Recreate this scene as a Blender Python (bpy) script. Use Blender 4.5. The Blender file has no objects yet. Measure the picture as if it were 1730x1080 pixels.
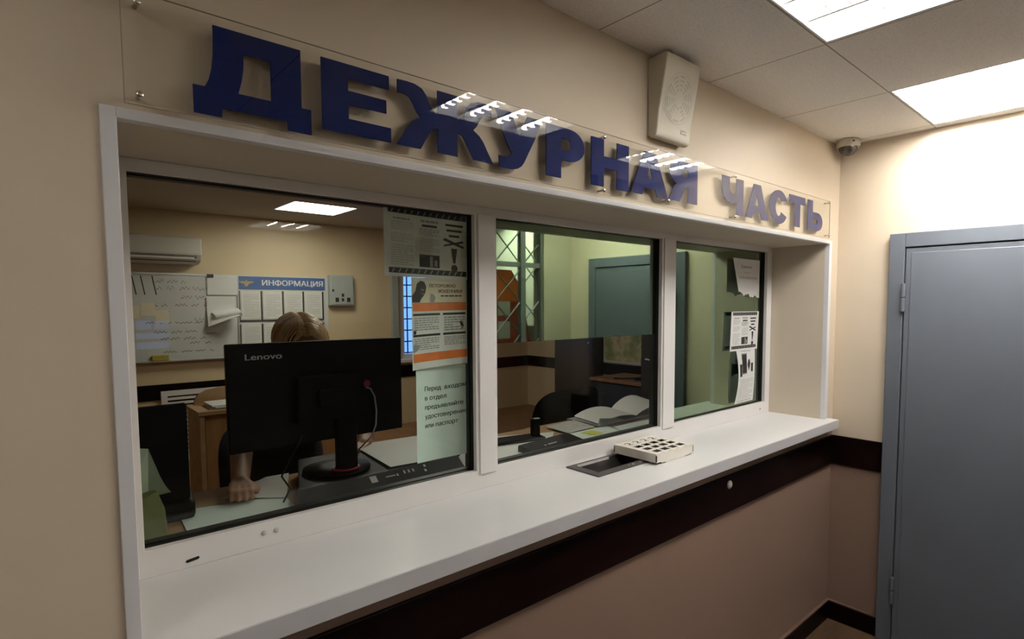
import bpy, bmesh, math, random
from mathutils import Vector, Matrix, Euler
random.seed(7)
sc = bpy.context.scene
C = sc.collection
PI = math.pi

# ------------------------------------------------------------------ camera, world, exposure
CAM = Vector((-3.1704, -1.1912, 1.7096))
YAW, PITCH, ROLL, FPX = math.radians(42.583), math.radians(-3.781), math.radians(-0.093), 961.455
cd = bpy.data.cameras.new('camera')
cam = bpy.data.objects.new('camera', cd)
C.objects.link(cam)
F = Vector((math.sin(YAW)*math.cos(PITCH), math.cos(YAW)*math.cos(PITCH), math.sin(PITCH)))
r0 = Vector((math.cos(YAW), -math.sin(YAW), 0)); u0 = r0.cross(F)
r1 = r0*math.cos(ROLL) + u0*math.sin(ROLL); u1 = -r0*math.sin(ROLL) + u0*math.cos(ROLL)
M = Matrix((r1, u1, -F)).transposed().to_4x4()
M.translation = CAM
cam.matrix_world = M
cd.sensor_width = 36.0
cd.sensor_fit = 'HORIZONTAL'
cd.lens = FPX*36.0/1730.0
cd.shift_x = -60.1/1730.0
cd.shift_y = 38.8/1730.0
cd.clip_start = 0.02
sc.camera = cam

w = bpy.data.worlds.new('daylight'); sc.world = w; w.use_nodes = True
w.node_tree.nodes['Background'].inputs[0].default_value = (0.17, 0.36, 1.0, 1)
w.node_tree.nodes['Background'].inputs[1].default_value = 1.2

sc.view_settings.view_transform = 'Standard'
sc.view_settings.look = 'None'
sc.view_settings.gamma = 1.0
sc.view_settings.use_curve_mapping = False
sc.view_settings.exposure = 0.8
TUBE_A, TUBE_B, TUBE_C, TUBE_E, PANEL = 30.0, 93.0, 100.0, 12.0, 10.8     # luminous strength of the tubes of each lobby lamp and of the flat office lamp
sc.cycles.max_bounces = 9
sc.cycles.diffuse_bounces = 5
sc.cycles.glossy_bounces = 6
sc.cycles.transparent_max_bounces = 24
sc.cycles.caustics_reflective = False
sc.cycles.caustics_refractive = False
sc.cycles.sample_clamp_indirect = 6.0

# ------------------------------------------------------------------ materials
def new_mat(name):
    m = bpy.data.materials.new(name); m.use_nodes = True
    nt = m.node_tree
    return m, nt, nt.nodes['Principled BSDF'], nt.nodes['Material Output']

def pmat(name, col, rough=.6, var=.06, scale=9.0, bump=0.0, bscale=120.0, metal=0.0, spec=.4, stretch=(1,1,1)):
    """procedural paint: noise-varied colour, optional fine bump"""
    m, nt, b, out = new_mat(name)
    tc = nt.nodes.new('ShaderNodeNewGeometry')
    mp = nt.nodes.new('ShaderNodeMapping'); mp.inputs['Scale'].default_value = stretch
    nt.links.new(tc.outputs['Position'], mp.inputs['Vector'])
    n = nt.nodes.new('ShaderNodeTexNoise'); n.inputs['Scale'].default_value = scale; n.inputs['Detail'].default_value = 5
    nt.links.new(mp.outputs[0], n.inputs['Vector'])
    r = nt.nodes.new('ShaderNodeValToRGB')
    r.color_ramp.elements[0].position = .3; r.color_ramp.elements[1].position = .7
    r.color_ramp.elements[0].color = tuple(c*(1-var) for c in col)+(1,)
    r.color_ramp.elements[1].color = tuple(min(1, c*(1+var)) for c in col)+(1,)
    nt.links.new(n.outputs['Fac'], r.inputs[0])
    nt.links.new(r.outputs[0], b.inputs['Base Color'])
    b.inputs['Roughness'].default_value = rough
    b.inputs['Metallic'].default_value = metal
    b.inputs['Specular IOR Level'].default_value = spec
    if bump:
        n2 = nt.nodes.new('ShaderNodeTexNoise'); n2.inputs['Scale'].default_value = bscale; n2.inputs['Detail'].default_value = 3
        nt.links.new(mp.outputs[0], n2.inputs['Vector'])
        bp = nt.nodes.new('ShaderNodeBump'); bp.inputs['Strength'].default_value = bump; bp.inputs['Distance'].default_value = .004
        nt.links.new(n2.outputs['Fac'], bp.inputs['Height']); nt.links.new(bp.outputs[0], b.inputs['Normal'])
    return m

def wood(name, col, dark, rough=.45, along=(1,.12,.12), scale=26):
    m, nt, b, out = new_mat(name)
    tc = nt.nodes.new('ShaderNodeNewGeometry')
    mp = nt.nodes.new('ShaderNodeMapping'); mp.inputs['Scale'].default_value = along
    nt.links.new(tc.outputs['Position'], mp.inputs['Vector'])
    n = nt.nodes.new('ShaderNodeTexNoise'); n.inputs['Scale'].default_value = scale; n.inputs['Detail'].default_value = 6; n.inputs['Distortion'].default_value = .6
    nt.links.new(mp.outputs[0], n.inputs['Vector'])
    r = nt.nodes.new('ShaderNodeValToRGB')
    r.color_ramp.elements[0].position = .35; r.color_ramp.elements[1].position = .68
    r.color_ramp.elements[0].color = dark+(1,); r.color_ramp.elements[1].color = col+(1,)
    nt.links.new(n.outputs['Fac'], r.inputs[0]); nt.links.new(r.outputs[0], b.inputs['Base Color'])
    b.inputs['Roughness'].default_value = rough
    return m

def mnode(nt, op, a, bval=None, c=None):
    n = nt.nodes.new('ShaderNodeMath'); n.operation = op
    for i, v in enumerate((a, bval, c)):
        if v is None: continue
        if isinstance(v, (int, float)): n.inputs[i].default_value = v
        else: nt.links.new(v, n.inputs[i])
    return n.outputs[0]

def schlick(nt, f0, mul=1.0):
    g = nt.nodes.new('ShaderNodeNewGeometry')
    d = nt.nodes.new('ShaderNodeVectorMath'); d.operation = 'DOT_PRODUCT'
    nt.links.new(g.outputs['Normal'], d.inputs[0]); nt.links.new(g.outputs['Incoming'], d.inputs[1])
    a = mnode(nt, 'ABSOLUTE', d.outputs['Value'])
    i = mnode(nt, 'SUBTRACT', 1.0, a)
    p = mnode(nt, 'POWER', i, 5.0)
    s = mnode(nt, 'MULTIPLY_ADD', p, 1-f0, f0)
    return mnode(nt, 'MULTIPLY', s, mul)

def thin_glass(name, tint, f0=.04, mul=1.0):
    m, nt, b, out = new_mat(name); nt.nodes.remove(b)
    t = nt.nodes.new('ShaderNodeBsdfTransparent'); t.inputs[0].default_value = tint+(1,)
    g = nt.nodes.new('ShaderNodeBsdfGlossy'); g.inputs['Roughness'].default_value = 0.0; g.inputs[0].default_value = (1,1,1,1)
    mx = nt.nodes.new('ShaderNodeMixShader')
    nt.links.new(schlick(nt, f0, mul), mx.inputs[0]); nt.links.new(t.outputs[0], mx.inputs[1]); nt.links.new(g.outputs[0], mx.inputs[2])
    nt.links.new(mx.outputs[0], out.inputs[0])
    return m

def film_mat(name, refl, trans, fac):
    m, nt, b, out = new_mat(name); nt.nodes.remove(b)
    t = nt.nodes.new('ShaderNodeBsdfTransparent'); t.inputs[0].default_value = trans+(1,)
    g = nt.nodes.new('ShaderNodeBsdfGlossy'); g.inputs['Roughness'].default_value = 0.012; g.inputs[0].default_value = refl+(1,)
    mx = nt.nodes.new('ShaderNodeMixShader'); mx.inputs[0].default_value = fac
    nt.links.new(t.outputs[0], mx.inputs[1]); nt.links.new(g.outputs[0], mx.inputs[2]); nt.links.new(mx.outputs[0], out.inputs[0])
    return m

def emit(name, col, s):
    m, nt, b, out = new_mat(name); nt.nodes.remove(b)
    e = nt.nodes.new('ShaderNodeEmission'); e.inputs[0].default_value = col+(1,); e.inputs[1].default_value = s
    nt.links.new(e.outputs[0], out.inputs[0])
    return m

def wall_paint(name, upper, lower, zsplit):
    """two colours on one wall, split at height zsplit, with faint plaster unevenness"""
    m = pmat(name, upper, .62, .035, 3.0, .12, 35.0, spec=.3)
    nt = m.node_tree; b = nt.nodes['Principled BSDF']
    old = b.inputs['Base Color'].links[0].from_socket
    g = nt.nodes.new('ShaderNodeNewGeometry'); s = nt.nodes.new('ShaderNodeSeparateXYZ')
    nt.links.new(g.outputs['Position'], s.inputs[0])
    f = mnode(nt, 'LESS_THAN', s.outputs[2], zsplit)
    mx = nt.nodes.new('ShaderNodeMix'); mx.data_type = 'RGBA'
    nt.links.new(f, mx.inputs[0]); nt.links.new(old, mx.inputs[6]); mx.inputs[7].default_value = lower+(1,)
    nt.links.new(mx.outputs[2], b.inputs['Base Color'])
    return m

def ceiling_tiles(name):
    m, nt, b, out = new_mat(name)
    g = nt.nodes.new('ShaderNodeNewGeometry'); s = nt.nodes.new('ShaderNodeSeparateXYZ')
    nt.links.new(g.outputs['Position'], s.inputs[0])
    def line(sock, off):
        a = mnode(nt, 'ADD', sock, off); a = mnode(nt, 'DIVIDE', a, .6); a = mnode(nt, 'ADD', a, 40.5)
        a = mnode(nt, 'FRACT', a); a = mnode(nt, 'SUBTRACT', a, .5); a = mnode(nt, 'ABSOLUTE', a)
        return a
    lx = line(s.outputs[0], .665); ly = line(s.outputs[1], .42)
    mn = mnode(nt, 'MINIMUM', lx, ly)
    grid = mnode(nt, 'LESS_THAN', mn, .012)
    edge = mnode(nt, 'LESS_THAN', mn, .0042)
    n = nt.nodes.new('ShaderNodeTexNoise'); n.inputs['Scale'].default_value = 160; n.inputs['Detail'].default_value = 4
    nt.links.new(g.outputs['Position'], n.inputs['Vector'])
    r = nt.nodes.new('ShaderNodeValToRGB'); r.color_ramp.elements[0].position = .3; r.color_ramp.elements[1].position = .55
    r.color_ramp.elements[0].color = (.78,.765,.745,1); r.color_ramp.elements[1].color = (.90,.885,.865,1)
    nt.links.new(n.outputs['Fac'], r.inputs[0])
    m1 = nt.nodes.new('ShaderNodeMix'); m1.data_type = 'RGBA'
    nt.links.new(grid, m1.inputs[0]); nt.links.new(r.outputs[0], m1.inputs[6]); m1.inputs[7].default_value = (.88,.865,.845,1)
    m2 = nt.nodes.new('ShaderNodeMix'); m2.data_type = 'RGBA'
    nt.links.new(edge, m2.inputs[0]); nt.links.new(m1.outputs[2], m2.inputs[6]); m2.inputs[7].default_value = (.36,.34,.31,1)
    nt.links.new(m2.outputs[2], b.inputs['Base Color'])
    b.inputs['Roughness'].default_value = .9
    bp = nt.nodes.new('ShaderNodeBump'); bp.inputs['Strength'].default_value = .15; bp.inputs['Distance'].default_value = .003
    nt.links.new(n.outputs['Fac'], bp.inputs['Height']); nt.links.new(bp.outputs[0], b.inputs['Normal'])
    return m

CREAM = (.59,.50,.39)
M_wall = wall_paint('wall_paint', CREAM, (.195,.13,.098), .935)
M_wallf = wall_paint('wall_paint_front', CREAM, (.195,.13,.098), 1.0635)  # lower colour carried up to the sill, painting in the shade beneath it
M_office = pmat('office_paint', (.66,.53,.34), .7, .04, 3.0, .1, 35)
M_ceil = ceiling_tiles('ceiling_tiles')
M_officeceil = pmat('office_ceiling', (.5,.46,.4), .9, .05, 60)
M_floor = wood('floor_laminate', (.09,.055,.03), (.04,.024,.013), .35, (.15,1,.15), 22)
M_ofloor = wood('office_floor', (.33,.17,.08), (.2,.1,.045), .4, (1,.15,.15), 22)
M_band = wood('dark_rail_laminate', (.006,.0022,.002), (.003,.001,.001), .35, (.12,.12,1), 20)
M_band.node_tree.nodes['Principled BSDF'].inputs['Specular IOR Level'].default_value = .07
M_reveal = pmat('reveal_paint', (.56,.49,.39), .6, .04, 3, .1, 40)
M_trim = pmat('white_plastic_trim', (.66,.66,.68), .4, .03, 6)
M_pvc = pmat('white_window_plastic', (.72,.705,.695), .35, .02, 5)
M_sill = pmat('sill_laminate', (.645,.645,.645), .3, .03, 2.5)
M_sill_edge = pmat('sill_edge_band', (.52,.515,.54), .35, .03, 6)
M_black = pmat('black_rubber', (.006,.006,.005), .5, .1, 30)
M_steel = pmat('door_paint', (.098,.110,.132), .42, .04, 4, .06, 60)
M_steel_dark = pmat('door_gap', (.02,.022,.025), .6, .05, 10)
M_blue = pmat('letter_blue', (.0015,.009,.088), .6, .04, 12, spec=.05)
M_screw = pmat('nickel', (.7,.66,.58), .25, .03, 20, metal=1.0)
M_acr = thin_glass('acrylic', (.985,.985,.97), .028, 1.0)
M_glass = thin_glass('window_glass', (.92,.945,.915), .024, .7)
M_film = film_mat('mirror_film', (.40,.50,.385), (.10,.13,.10), .93)
M_speaker = pmat('speaker_plastic', (.56,.52,.42), .5, .03, 8)
M_grille = pmat('speaker_grille', (.42,.40,.34), .6, .05, 60)
M_badge = pmat('badge', (.05,.04,.015), .3, .1, 60)
M_gold = pmat('badge_print', (.42,.35,.16), .4, .05, 60)
M_dome = pmat('camera_housing', (.60,.57,.50), .4, .03, 10)
M_smoke = pmat('smoked_dome', (.05,.042,.038), .08, .05, 10, spec=.6)
M_tube = emit('lamp_tube', (1,.965,.905), TUBE_A)
M_tube_b = emit('lamp_tube_strong', (1,.965,.905), TUBE_B)  # same tubes at higher strength, brightening the right wall
M_tube_e = emit('lamp_tube_weak', (1,.965,.905), TUBE_E)  # same tubes at low strength, for the unseen lamp at the left end
M_tube_c = emit('lamp_tube_hall', (1,.965,.905), TUBE_C)
M_panel = emit('lamp_diffuser', (1,.92,.80), PANEL)
M_refl = pmat('lamp_reflector', (.93,.92,.90), .35, .01, 5)
def paper_mat(name, col, tr):
    m = pmat(name, col, .7, .02, 20); nt = m.node_tree; b = nt.nodes['Principled BSDF']; out = nt.nodes['Material Output']
    t = nt.nodes.new('ShaderNodeBsdfTranslucent'); t.inputs[0].default_value = col+(1,)
    mx = nt.nodes.new('ShaderNodeMixShader'); mx.inputs[0].default_value = tr
    nt.links.new(b.outputs[0], mx.inputs[1]); nt.links.new(t.outputs[0], mx.inputs[2]); nt.links.new(mx.outputs[0], out.inputs[0])
    return m
M_paper = paper_mat('paper', (.80,.81,.80), .18)
M_paper2 = pmat('paper_under_glass', (.70,.71,.69), .7, .02, 20)
M_ink = pmat('black_ink', (.012,.012,.012), .6, .1, 40)
M_inkg = pmat('grey_ink', (.30,.30,.30), .6, .1, 40)
M_inkl = pmat('light_grey_ink', (.50,.50,.49), .6, .1, 40)
M_orange = pmat('orange_print', (.62,.16,.03), .6, .08, 30)
M_brownink = pmat('brown_ink', (.10,.035,.01), .6, .1, 40)
M_mint = pmat('mint_paper', (.68,.79,.76), .7, .02, 20)
M_cream = pmat('cream_print', (.72,.66,.50), .7, .03, 20)
M_tape = thin_glass('tape', (.93,.92,.88), .09, 1.0)
M_tray = pmat('tray_plastic', (.050,.046,.045), .5, .1, 30, spec=.2)
M_basin = pmat('tray_basin', (.016,.014,.014), .6, .1, 30, spec=.1)
M_traybare = pmat('tray_bare_edge', (.42,.38,.37), .35, .05, 30)
M_ply = pmat('cream_plywood', (.68,.645,.585), .6, .05, 30)
M_plyd = pmat('burnt_edge', (.035,.025,.018), .7, .1, 50)
M_plug = pmat('plug_plastic', (.48,.45,.40), .5, .05, 40)
M_mon = pmat('monitor_black', (.002,.002,.0025), .5, .1, 30, spec=.12)
M_mon2 = pmat('monitor_black_gloss', (.008,.0075,.008), .5, .1, 30, spec=.15)
M_logo = pmat('logo_silver', (.5,.5,.52), .4, .03, 40)
M_red = pmat('red_plastic', (.20,.006,.02), .4, .05, 30)
M_cable = pmat('cable_grey', (.30,.30,.31), .5, .05, 30)
M_cabled = pmat('cable_black', (.008,.008,.008), .5, .05, 30)
M_desk = wood('beige_desk_wood', (.46,.30,.16), (.36,.22,.11), .45, (.12,1,1), 16)
M_desk2 = wood('brown_desk_wood', (.24,.11,.045), (.16,.07,.03), .45, (1,1,.12), 16)
M_desk3 = wood('orange_desk_wood', (.40,.22,.09), (.30,.15,.06), .45, (1,1,.12), 16)
M_dkcab = wood('dark_brown_cabinet', (.036,.026,.02), (.026,.018,.014), .4, (1,1,.12), 14)
M_blkcab = pmat('black_cabinet', (.017,.015,.014), .4, .1, 12)
M_navy = pmat('navy_fabric', (.012,.014,.024), .85, .2, 120, .3, 300)
M_wb = pmat('whiteboard', (.60,.62,.60), .25, .03, 3)
M_alu = pmat('aluminium', (.62,.62,.61), .35, .04, 20, metal=.8)
M_bluebar = pmat('blue_header', (.035,.11,.33), .5, .04, 20)
M_white = pmat('white_print', (.80,.80,.80), .6, .02, 20)
M_boxgrey = pmat('grey_enamel', (.38,.42,.40), .45, .04, 10)
M_ac = pmat('aircon_plastic', (.60,.58,.52), .4, .03, 6)
M_acd = pmat('aircon_shadow_gap', (.12,.11,.09), .6, .05, 20)
M_green = pmat('green_folder', (.11,.12,.035), .5, .05, 10)
M_lgreen = pmat('pale_green_folder', (.34,.38,.30), .5, .05, 10)
M_skin = pmat('skin', (.40,.22,.15), .5, .06, 25)
M_hair = pmat('blond_hair', (.74,.51,.27), .4, .25, 60, stretch=(4,1,.6))
M_shirt = pmat('dark_shirt', (.012,.014,.022), .8, .05, 30, .15, 250)
M_trouser = pmat('dark_trousers', (.02,.022,.03), .8, .1, 30)
M_lattice = pmat('lattice_grey_paint', (.11,.12,.115), .45, .05, 20)
M_redboard = pmat('red_board', (.36,.06,.035), .5, .06, 8)
M_oboard = pmat('orange_board', (.72,.17,.03), .5, .06, 8)
M_bwall = wall_paint('vestibule_paint', (.58,.57,.50), (.06,.045,.035), 1.5)  # lower part darkened, out of view, to keep pane reflections dark
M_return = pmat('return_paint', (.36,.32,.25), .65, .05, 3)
M_lobby_side = pmat('lobby_dark_side', (.22,.17,.12), .6, .06, 4)  # unseen left wall, coloured dark to cut bounce light
M_curtain = pmat('bar_blue', (.05,.12,.35), .5, .05, 30)
M_mapmat = None

def map_mat():
    m, nt, b, out = new_mat('printed_map')
    g = nt.nodes.new('ShaderNodeNewGeometry')
    n = nt.nodes.new('ShaderNodeTexNoise'); n.inputs['Scale'].default_value = 5.5; n.inputs['Detail'].default_value = 6
    nt.links.new(g.outputs['Position'], n.inputs['Vector'])
    r = nt.nodes.new('ShaderNodeValToRGB'); e = r.color_ramp.elements
    e[0].position = .30; e[0].color = (.22,.30,.12,1); e[1].position = .75; e[1].color = (.70,.52,.28,1)
    for p, c in ((.45,(.42,.46,.20,1)), (.55,(.72,.62,.34,1)), (.64,(.50,.38,.18,1))):
        x = e.new(p); x.color = c
    nt.links.new(n.outputs['Fac'], r.inputs[0]); nt.links.new(r.outputs[0], b.inputs['Base Color'])
    b.inputs['Roughness'].default_value = .6
    return m
M_mapmat = map_mat()

# ------------------------------------------------------------------ mesh builder
class MB:
    def __init__(s): s.v = []; s.f = []; s.mi = []
    def add(s, vs, fs, m=0):
        o = len(s.v); s.v += [tuple(p) for p in vs]
        for f in fs: s.f.append([i+o for i in f]); s.mi.append(m)
        return s
    def box(s, x0, x1, y0, y1, z0, z1, m=0, R=None, at=None):
        vs = [(x,y,z) for x in (x0,x1) for y in (y0,y1) for z in (z0,z1)]
        if R is not None:
            vs = [tuple(R @ Vector(p) + Vector(at or (0,0,0))) for p in vs]
        fs = [(0,1,3,2),(4,6,7,5),(0,4,5,1),(2,3,7,6),(0,2,6,4),(1,5,7,3)]
        return s.add(vs, fs, m)
    def prism(s, poly, fn, a0, a1, m=0, holes=()):
        """poly in (u,v); fn(u,v,a)->xyz"""
        if not holes:
            n = len(poly)
            vs = [fn(u,v,a0) for u,v in poly] + [fn(u,v,a1) for u,v in poly]
            fs = [tuple(range(n)), tuple(range(2*n-1, n-1, -1))] + [(i, i+n, (i+1)%n+n, (i+1)%n) for i in range(n)]
            return s.add(vs, fs, m)
        from mathutils.geometry import tessellate_polygon
        loops = [list(poly)] + [list(h) for h in holes]
        flat = [p for l in loops for p in l]; n = len(flat)
        tris = tessellate_polygon([[Vector((u,v,0)) for u,v in l] for l in loops])
        vs = [fn(u,v,a0) for u,v in flat] + [fn(u,v,a1) for u,v in flat]
        fs = [tuple(t) for t in tris] + [tuple(i+n for i in reversed(t)) for t in tris]
        o = 0
        for l in loops:
            k = len(l)
            fs += [(o+i, o+i+n, o+(i+1)%k+n, o+(i+1)%k) for i in range(k)]
            o += k
        return s.add(vs, fs, m)
    def tube(s, pts, r, m=0, seg=8, caps=True):
        pts = [Vector(p) for p in pts]; n = len(pts)
        rs = r if isinstance(r, (list, tuple)) else [r]*n
        ring = []; prev = None
        for i, p in enumerate(pts):
            t = (pts[min(i+1,n-1)] - pts[max(i-1,0)]).normalized()
            if prev is None:
                a = Vector((0,0,1)) if abs(t.z) < .9 else Vector((1,0,0))
                x = t.cross(a).normalized()
            else:
                x = (prev - t*prev.dot(t)).normalized()
            prev = x; y = t.cross(x)
            ring.append([p + (x*math.cos(2*PI*k/seg) + y*math.sin(2*PI*k/seg))*rs[i] for k in range(seg)])
        vs = [q for rr in ring for q in rr]
        fs = [(i*seg+k, i*seg+(k+1)%seg, (i+1)*seg+(k+1)%seg, (i+1)*seg+k) for i in range(n-1) for k in range(seg)]
        if caps: fs += [tuple(range(seg-1,-1,-1)), tuple((n-1)*seg+k for k in range(seg))]
        return s.add(vs, fs, m)
    def lathe(s, prof, c, axis='z', seg=24, m=0):
        """prof: list of (radius, height)"""
        vs = []
        for r, h in prof:
            for k in range(seg):
                a = 2*PI*k/seg; p = (r*math.cos(a), r*math.sin(a), h)
                if axis == 'y': p = (p[0], p[2], p[1])
                if axis == 'x': p = (p[2], p[0], p[1])
                vs.append((p[0]+c[0], p[1]+c[1], p[2]+c[2]))
        n = len(prof)
        fs = [(i*seg+k, i*seg+(k+1)%seg, (i+1)*seg+(k+1)%seg, (i+1)*seg+k) for i in range(n-1) for k in range(seg)]
        fs += [tuple(range(seg-1,-1,-1)), tuple((n-1)*seg+k for k in range(seg))]
        return s.add(vs, fs, m)
    def ell(s, c, r, m=0, seg=20, rings=12, R=None):
        prof = [(max(math.sin(PI*i/rings),1e-3), -math.cos(PI*i/rings)) for i in range(rings+1)]
        o = len(s.v); s.lathe(prof, (0,0,0), seg=seg, m=m)
        for i in range(o, len(s.v)):
            p = Vector((s.v[i][0]*r[0], s.v[i][1]*r[1], s.v[i][2]*r[2]))
            if R is not None: p = R @ p
            s.v[i] = tuple(p + Vector(c))
        return s
    def grid(s, fn, nu, nv, m=0):
        vs = [fn(i/nu, j/nv) for j in range(nv+1) for i in range(nu+1)]
        fs = [(j*(nu+1)+i, j*(nu+1)+i+1, (j+1)*(nu+1)+i+1, (j+1)*(nu+1)+i) for j in range(nv) for i in range(nu)]
        return s.add(vs, fs, m)
    def build(s, name, mats, parent=None, smooth=False, bevel=0.0, fixn=True):
        off = Vector((0,0,0)); p = parent
        while p is not None: off += p.location; p = p.parent
        me = bpy.data.meshes.new(name)
        me.from_pydata([(x-off.x, y-off.y, z-off.z) for x,y,z in s.v], [], s.f)
        if not isinstance(mats, (list, tuple)): mats = [mats]
        for mm in mats: me.materials.append(mm)
        for i, po in enumerate(me.polygons): po.material_index = s.mi[i]; po.use_smooth = smooth
        if fixn:
            bm = bmesh.new(); bm.from_mesh(me); bmesh.ops.recalc_face_normals(bm, faces=bm.faces); bm.to_mesh(me); bm.free()
        o = bpy.data.objects.new(name, me); C.objects.link(o)
        if parent: o.parent = parent
        if bevel:
            b = o.modifiers.new('bevel', 'BEVEL'); b.width = bevel; b.segments = 2; b.limit_method = 'ANGLE'
        return o

def tag(o, label, cat, group=None):
    o['label'] = label; o['category'] = cat
    if group: o['group'] = group
    return o
def thing(name, label, cat, loc=(0,0,0), group=None):
    o = bpy.data.objects.new(name, None); C.objects.link(o); o.location = loc; o.empty_display_size = .05
    return tag(o, label, cat, group)
def struct(o): o['kind'] = 'structure'; return o
def sroot(name, loc=(0,0,0)):
    o = bpy.data.objects.new(name, None); C.objects.link(o); o.location = loc; return struct(o)
def dup(root, loc, label):
    r = root.copy(); C.objects.link(r); r.location = loc; r['label'] = label
    for ch in list(root.children):
        c = ch.copy(); C.objects.link(c); c.parent = r
        for g in list(ch.children):
            d = g.copy(); C.objects.link(d); d.parent = c
    return r

def slab(mb, axis, a0, a1, U, V, holes=(), m=0, mh=None):
    """slab between a0 and a1 along axis, with rectangular holes (u0,u1,v0,v1); closed hole sides"""
    mh = m if mh is None else mh
    us = sorted(set([U[0],U[1]] + [h[k] for h in holes for k in (0,1)]))
    vs = sorted(set([V[0],V[1]] + [h[k] for h in holes for k in (2,3)]))
    def P(u, v, a): return {'x': (a,u,v), 'y': (u,a,v), 'z': (u,v,a)}[axis]
    def solid(i, j):
        if i < 0 or j < 0 or i >= len(us)-1 or j >= len(vs)-1: return False
        cu, cv = (us[i]+us[i+1])/2, (vs[j]+vs[j+1])/2
        return not any(h[0] < cu < h[1] and h[2] < cv < h[3] for h in holes)
    for i in range(len(us)-1):
        for j in range(len(vs)-1):
            if not solid(i,j): continue
            q = [(us[i],vs[j]),(us[i+1],vs[j]),(us[i+1],vs[j+1]),(us[i],vs[j+1])]
            mb.add([P(u,v,a0) for u,v in q], [(0,1,2,3)], m)
            mb.add([P(u,v,a1) for u,v in q], [(3,2,1,0)], m)
            for k, (di,dj) in enumerate(((0,-1),(1,0),(0,1),(-1,0))):
                if not solid(i+di,j+dj):
                    inside = 0 <= i+di < len(us)-1 and 0 <= j+dj < len(vs)-1
                    p, r = q[k], q[(k+1)%4]
                    mb.add([P(*p,a0),P(*r,a0),P(*r,a1),P(*p,a1)], [(3,2,1,0)], mh if inside else m)
    return mb

_tcache = {}
def text_into(mb, s, fn, width=None, height=None, m=0, bold=0.0, align='L', size=1.0):
    """letters of s as flat faces; fn(u,v)->xyz with u along the line, v up; width = fitted length, height = cap height"""
    key = (s, bold)
    if key not in _tcache:
        cu = bpy.data.curves.new('lettering', 'FONT'); cu.body = s; cu.size = 1.0
        o = bpy.data.objects.new('lettering', cu); C.objects.link(o)
        dg = bpy.context.evaluated_depsgraph_get(); c2 = o.evaluated_get(dg).to_curve(dg)
        loops = []
        for spn in c2.splines:
            bp = spn.bezier_points; n = len(bp); P = []
            for i in range(n):
                p, q = bp[i], bp[(i+1)%n]
                p0, p1, p2, p3 = p.co, p.handle_right, q.handle_left, q.co
                straight = abs((p3-p0).normalized().cross((p1-p0)).length) < 1e-4 and abs((p3-p0).normalized().cross((p2-p0)).length) < 1e-4
                for k in range(1 if straight else 4):
                    t = k/4; x = p0*(1-t)**3+p1*3*t*(1-t)**2+p2*3*t*t*(1-t)+p3*t**3
                    if not P or (Vector(P[-1])-Vector((x.x,x.y))).length > 1e-4: P.append((x.x, x.y))
            while len(P) > 2 and (Vector(P[0])-Vector(P[-1])).length < 1e-4: P.pop()
            if len(P) > 2: loops.append(P)
        o.to_curve_clear() if hasattr(o, 'to_curve_clear') else None
        bpy.data.objects.remove(o); bpy.data.curves.remove(cu)
        # fill by winding number, in thin horizontal bands (outlines of one glyph may overlap)
        ys = [p[1] for P in loops for p in P]; y0_, y1_ = min(ys), max(ys); N = max(8, int((y1_-y0_)*64)); dh = (y1_-y0_)/N
        vs, fs = [], []
        for r in range(N):
            yy = y0_+dh*(r+.5); X = []
            for P in loops:
                for i in range(len(P)):
                    (xa,ya),(xb,yb) = P[i-1], P[i]
                    if (ya > yy) != (yb > yy): X.append((xa+(xb-xa)*(yy-ya)/(yb-ya), 1 if yb > ya else -1))
            X.sort(); wn = 0; spans = []
            for x, d in X:
                if wn == 0: st_ = x
                wn += d
                if wn == 0:
                    if spans and st_-bold <= spans[-1][1]: spans[-1][1] = x+bold
                    else: spans.append([st_-bold, x+bold])
            for xa, xb in spans:
                k = len(vs); vs += [(xa,yy-dh*.52),(xb,yy-dh*.52),(xb,yy+dh*.52),(xa,yy+dh*.52)]; fs.append((k,k+1,k+2,k+3))
        _tcache[key] = (vs, fs)
    vs, fs = _tcache[key]
    if not vs: return mb
    x0 = min(v[0] for v in vs); x1 = max(v[0] for v in vs); CAP = .72
    sy = height/CAP; sx = width/(x1-x0) if width else sy
    W = (x1-x0)*sx; o = {'L': 0, 'C': -W/2, 'R': -W}[align]
    return mb.add([fn((x-x0)*sx+o, y*sy) for x,y in vs], fs, m)

# ================================================================== STRUCTURE
H = 2.53            # ceiling
XL, XR = -3.044, -.113   # service window opening
ZS = 1.109          # counter top
ZT = 2.021          # opening head
YG = .30            # window frame face
FO = .36            # office floor

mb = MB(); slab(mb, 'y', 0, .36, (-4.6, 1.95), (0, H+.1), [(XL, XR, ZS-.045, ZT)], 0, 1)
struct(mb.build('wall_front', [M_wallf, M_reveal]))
mb = MB(); slab(mb, 'x', 0, .12, (-1.44, 0), (0, H+.1)); struct(mb.build('wall_right', M_wall))
mb = MB(); mb.box(-.285, 0, -1.44, -1.32, 0, H+.1); struct(mb.build('wall_return', M_return))
mb = MB(); mb.box(-4.72, -4.6, -4.92, .36, 0, H+.1); struct(mb.build('wall_left', M_lobby_side))
mb = MB(); slab(mb, 'y', -4.92, -4.80, (-4.72, .72), (0, H+.1), [(-2.40,-2.10,1.27,1.58)]); struct(mb.build('wall_back', M_bwall))
mb = MB(); mb.box(.60, .72, -4.80, -1.44, 0, H+.1); struct(mb.build('wall_vestibule', M_bwall))
mb = MB(); mb.box(.12, .60, -1.44, -1.34, 0, H+.1); struct(mb.build('wall_vestibule_front', M_bwall))
mb = MB(); mb.box(-4.72, .72, -4.92, 0, -.1, 0); struct(mb.build('floor', M_floor))
LA = (-1.873, -1.273, -1.022, -.422); LB = (-.663, -.063, -1.022, -.422); LC = (-1.42, -.82, -4.74, -4.14)
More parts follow.
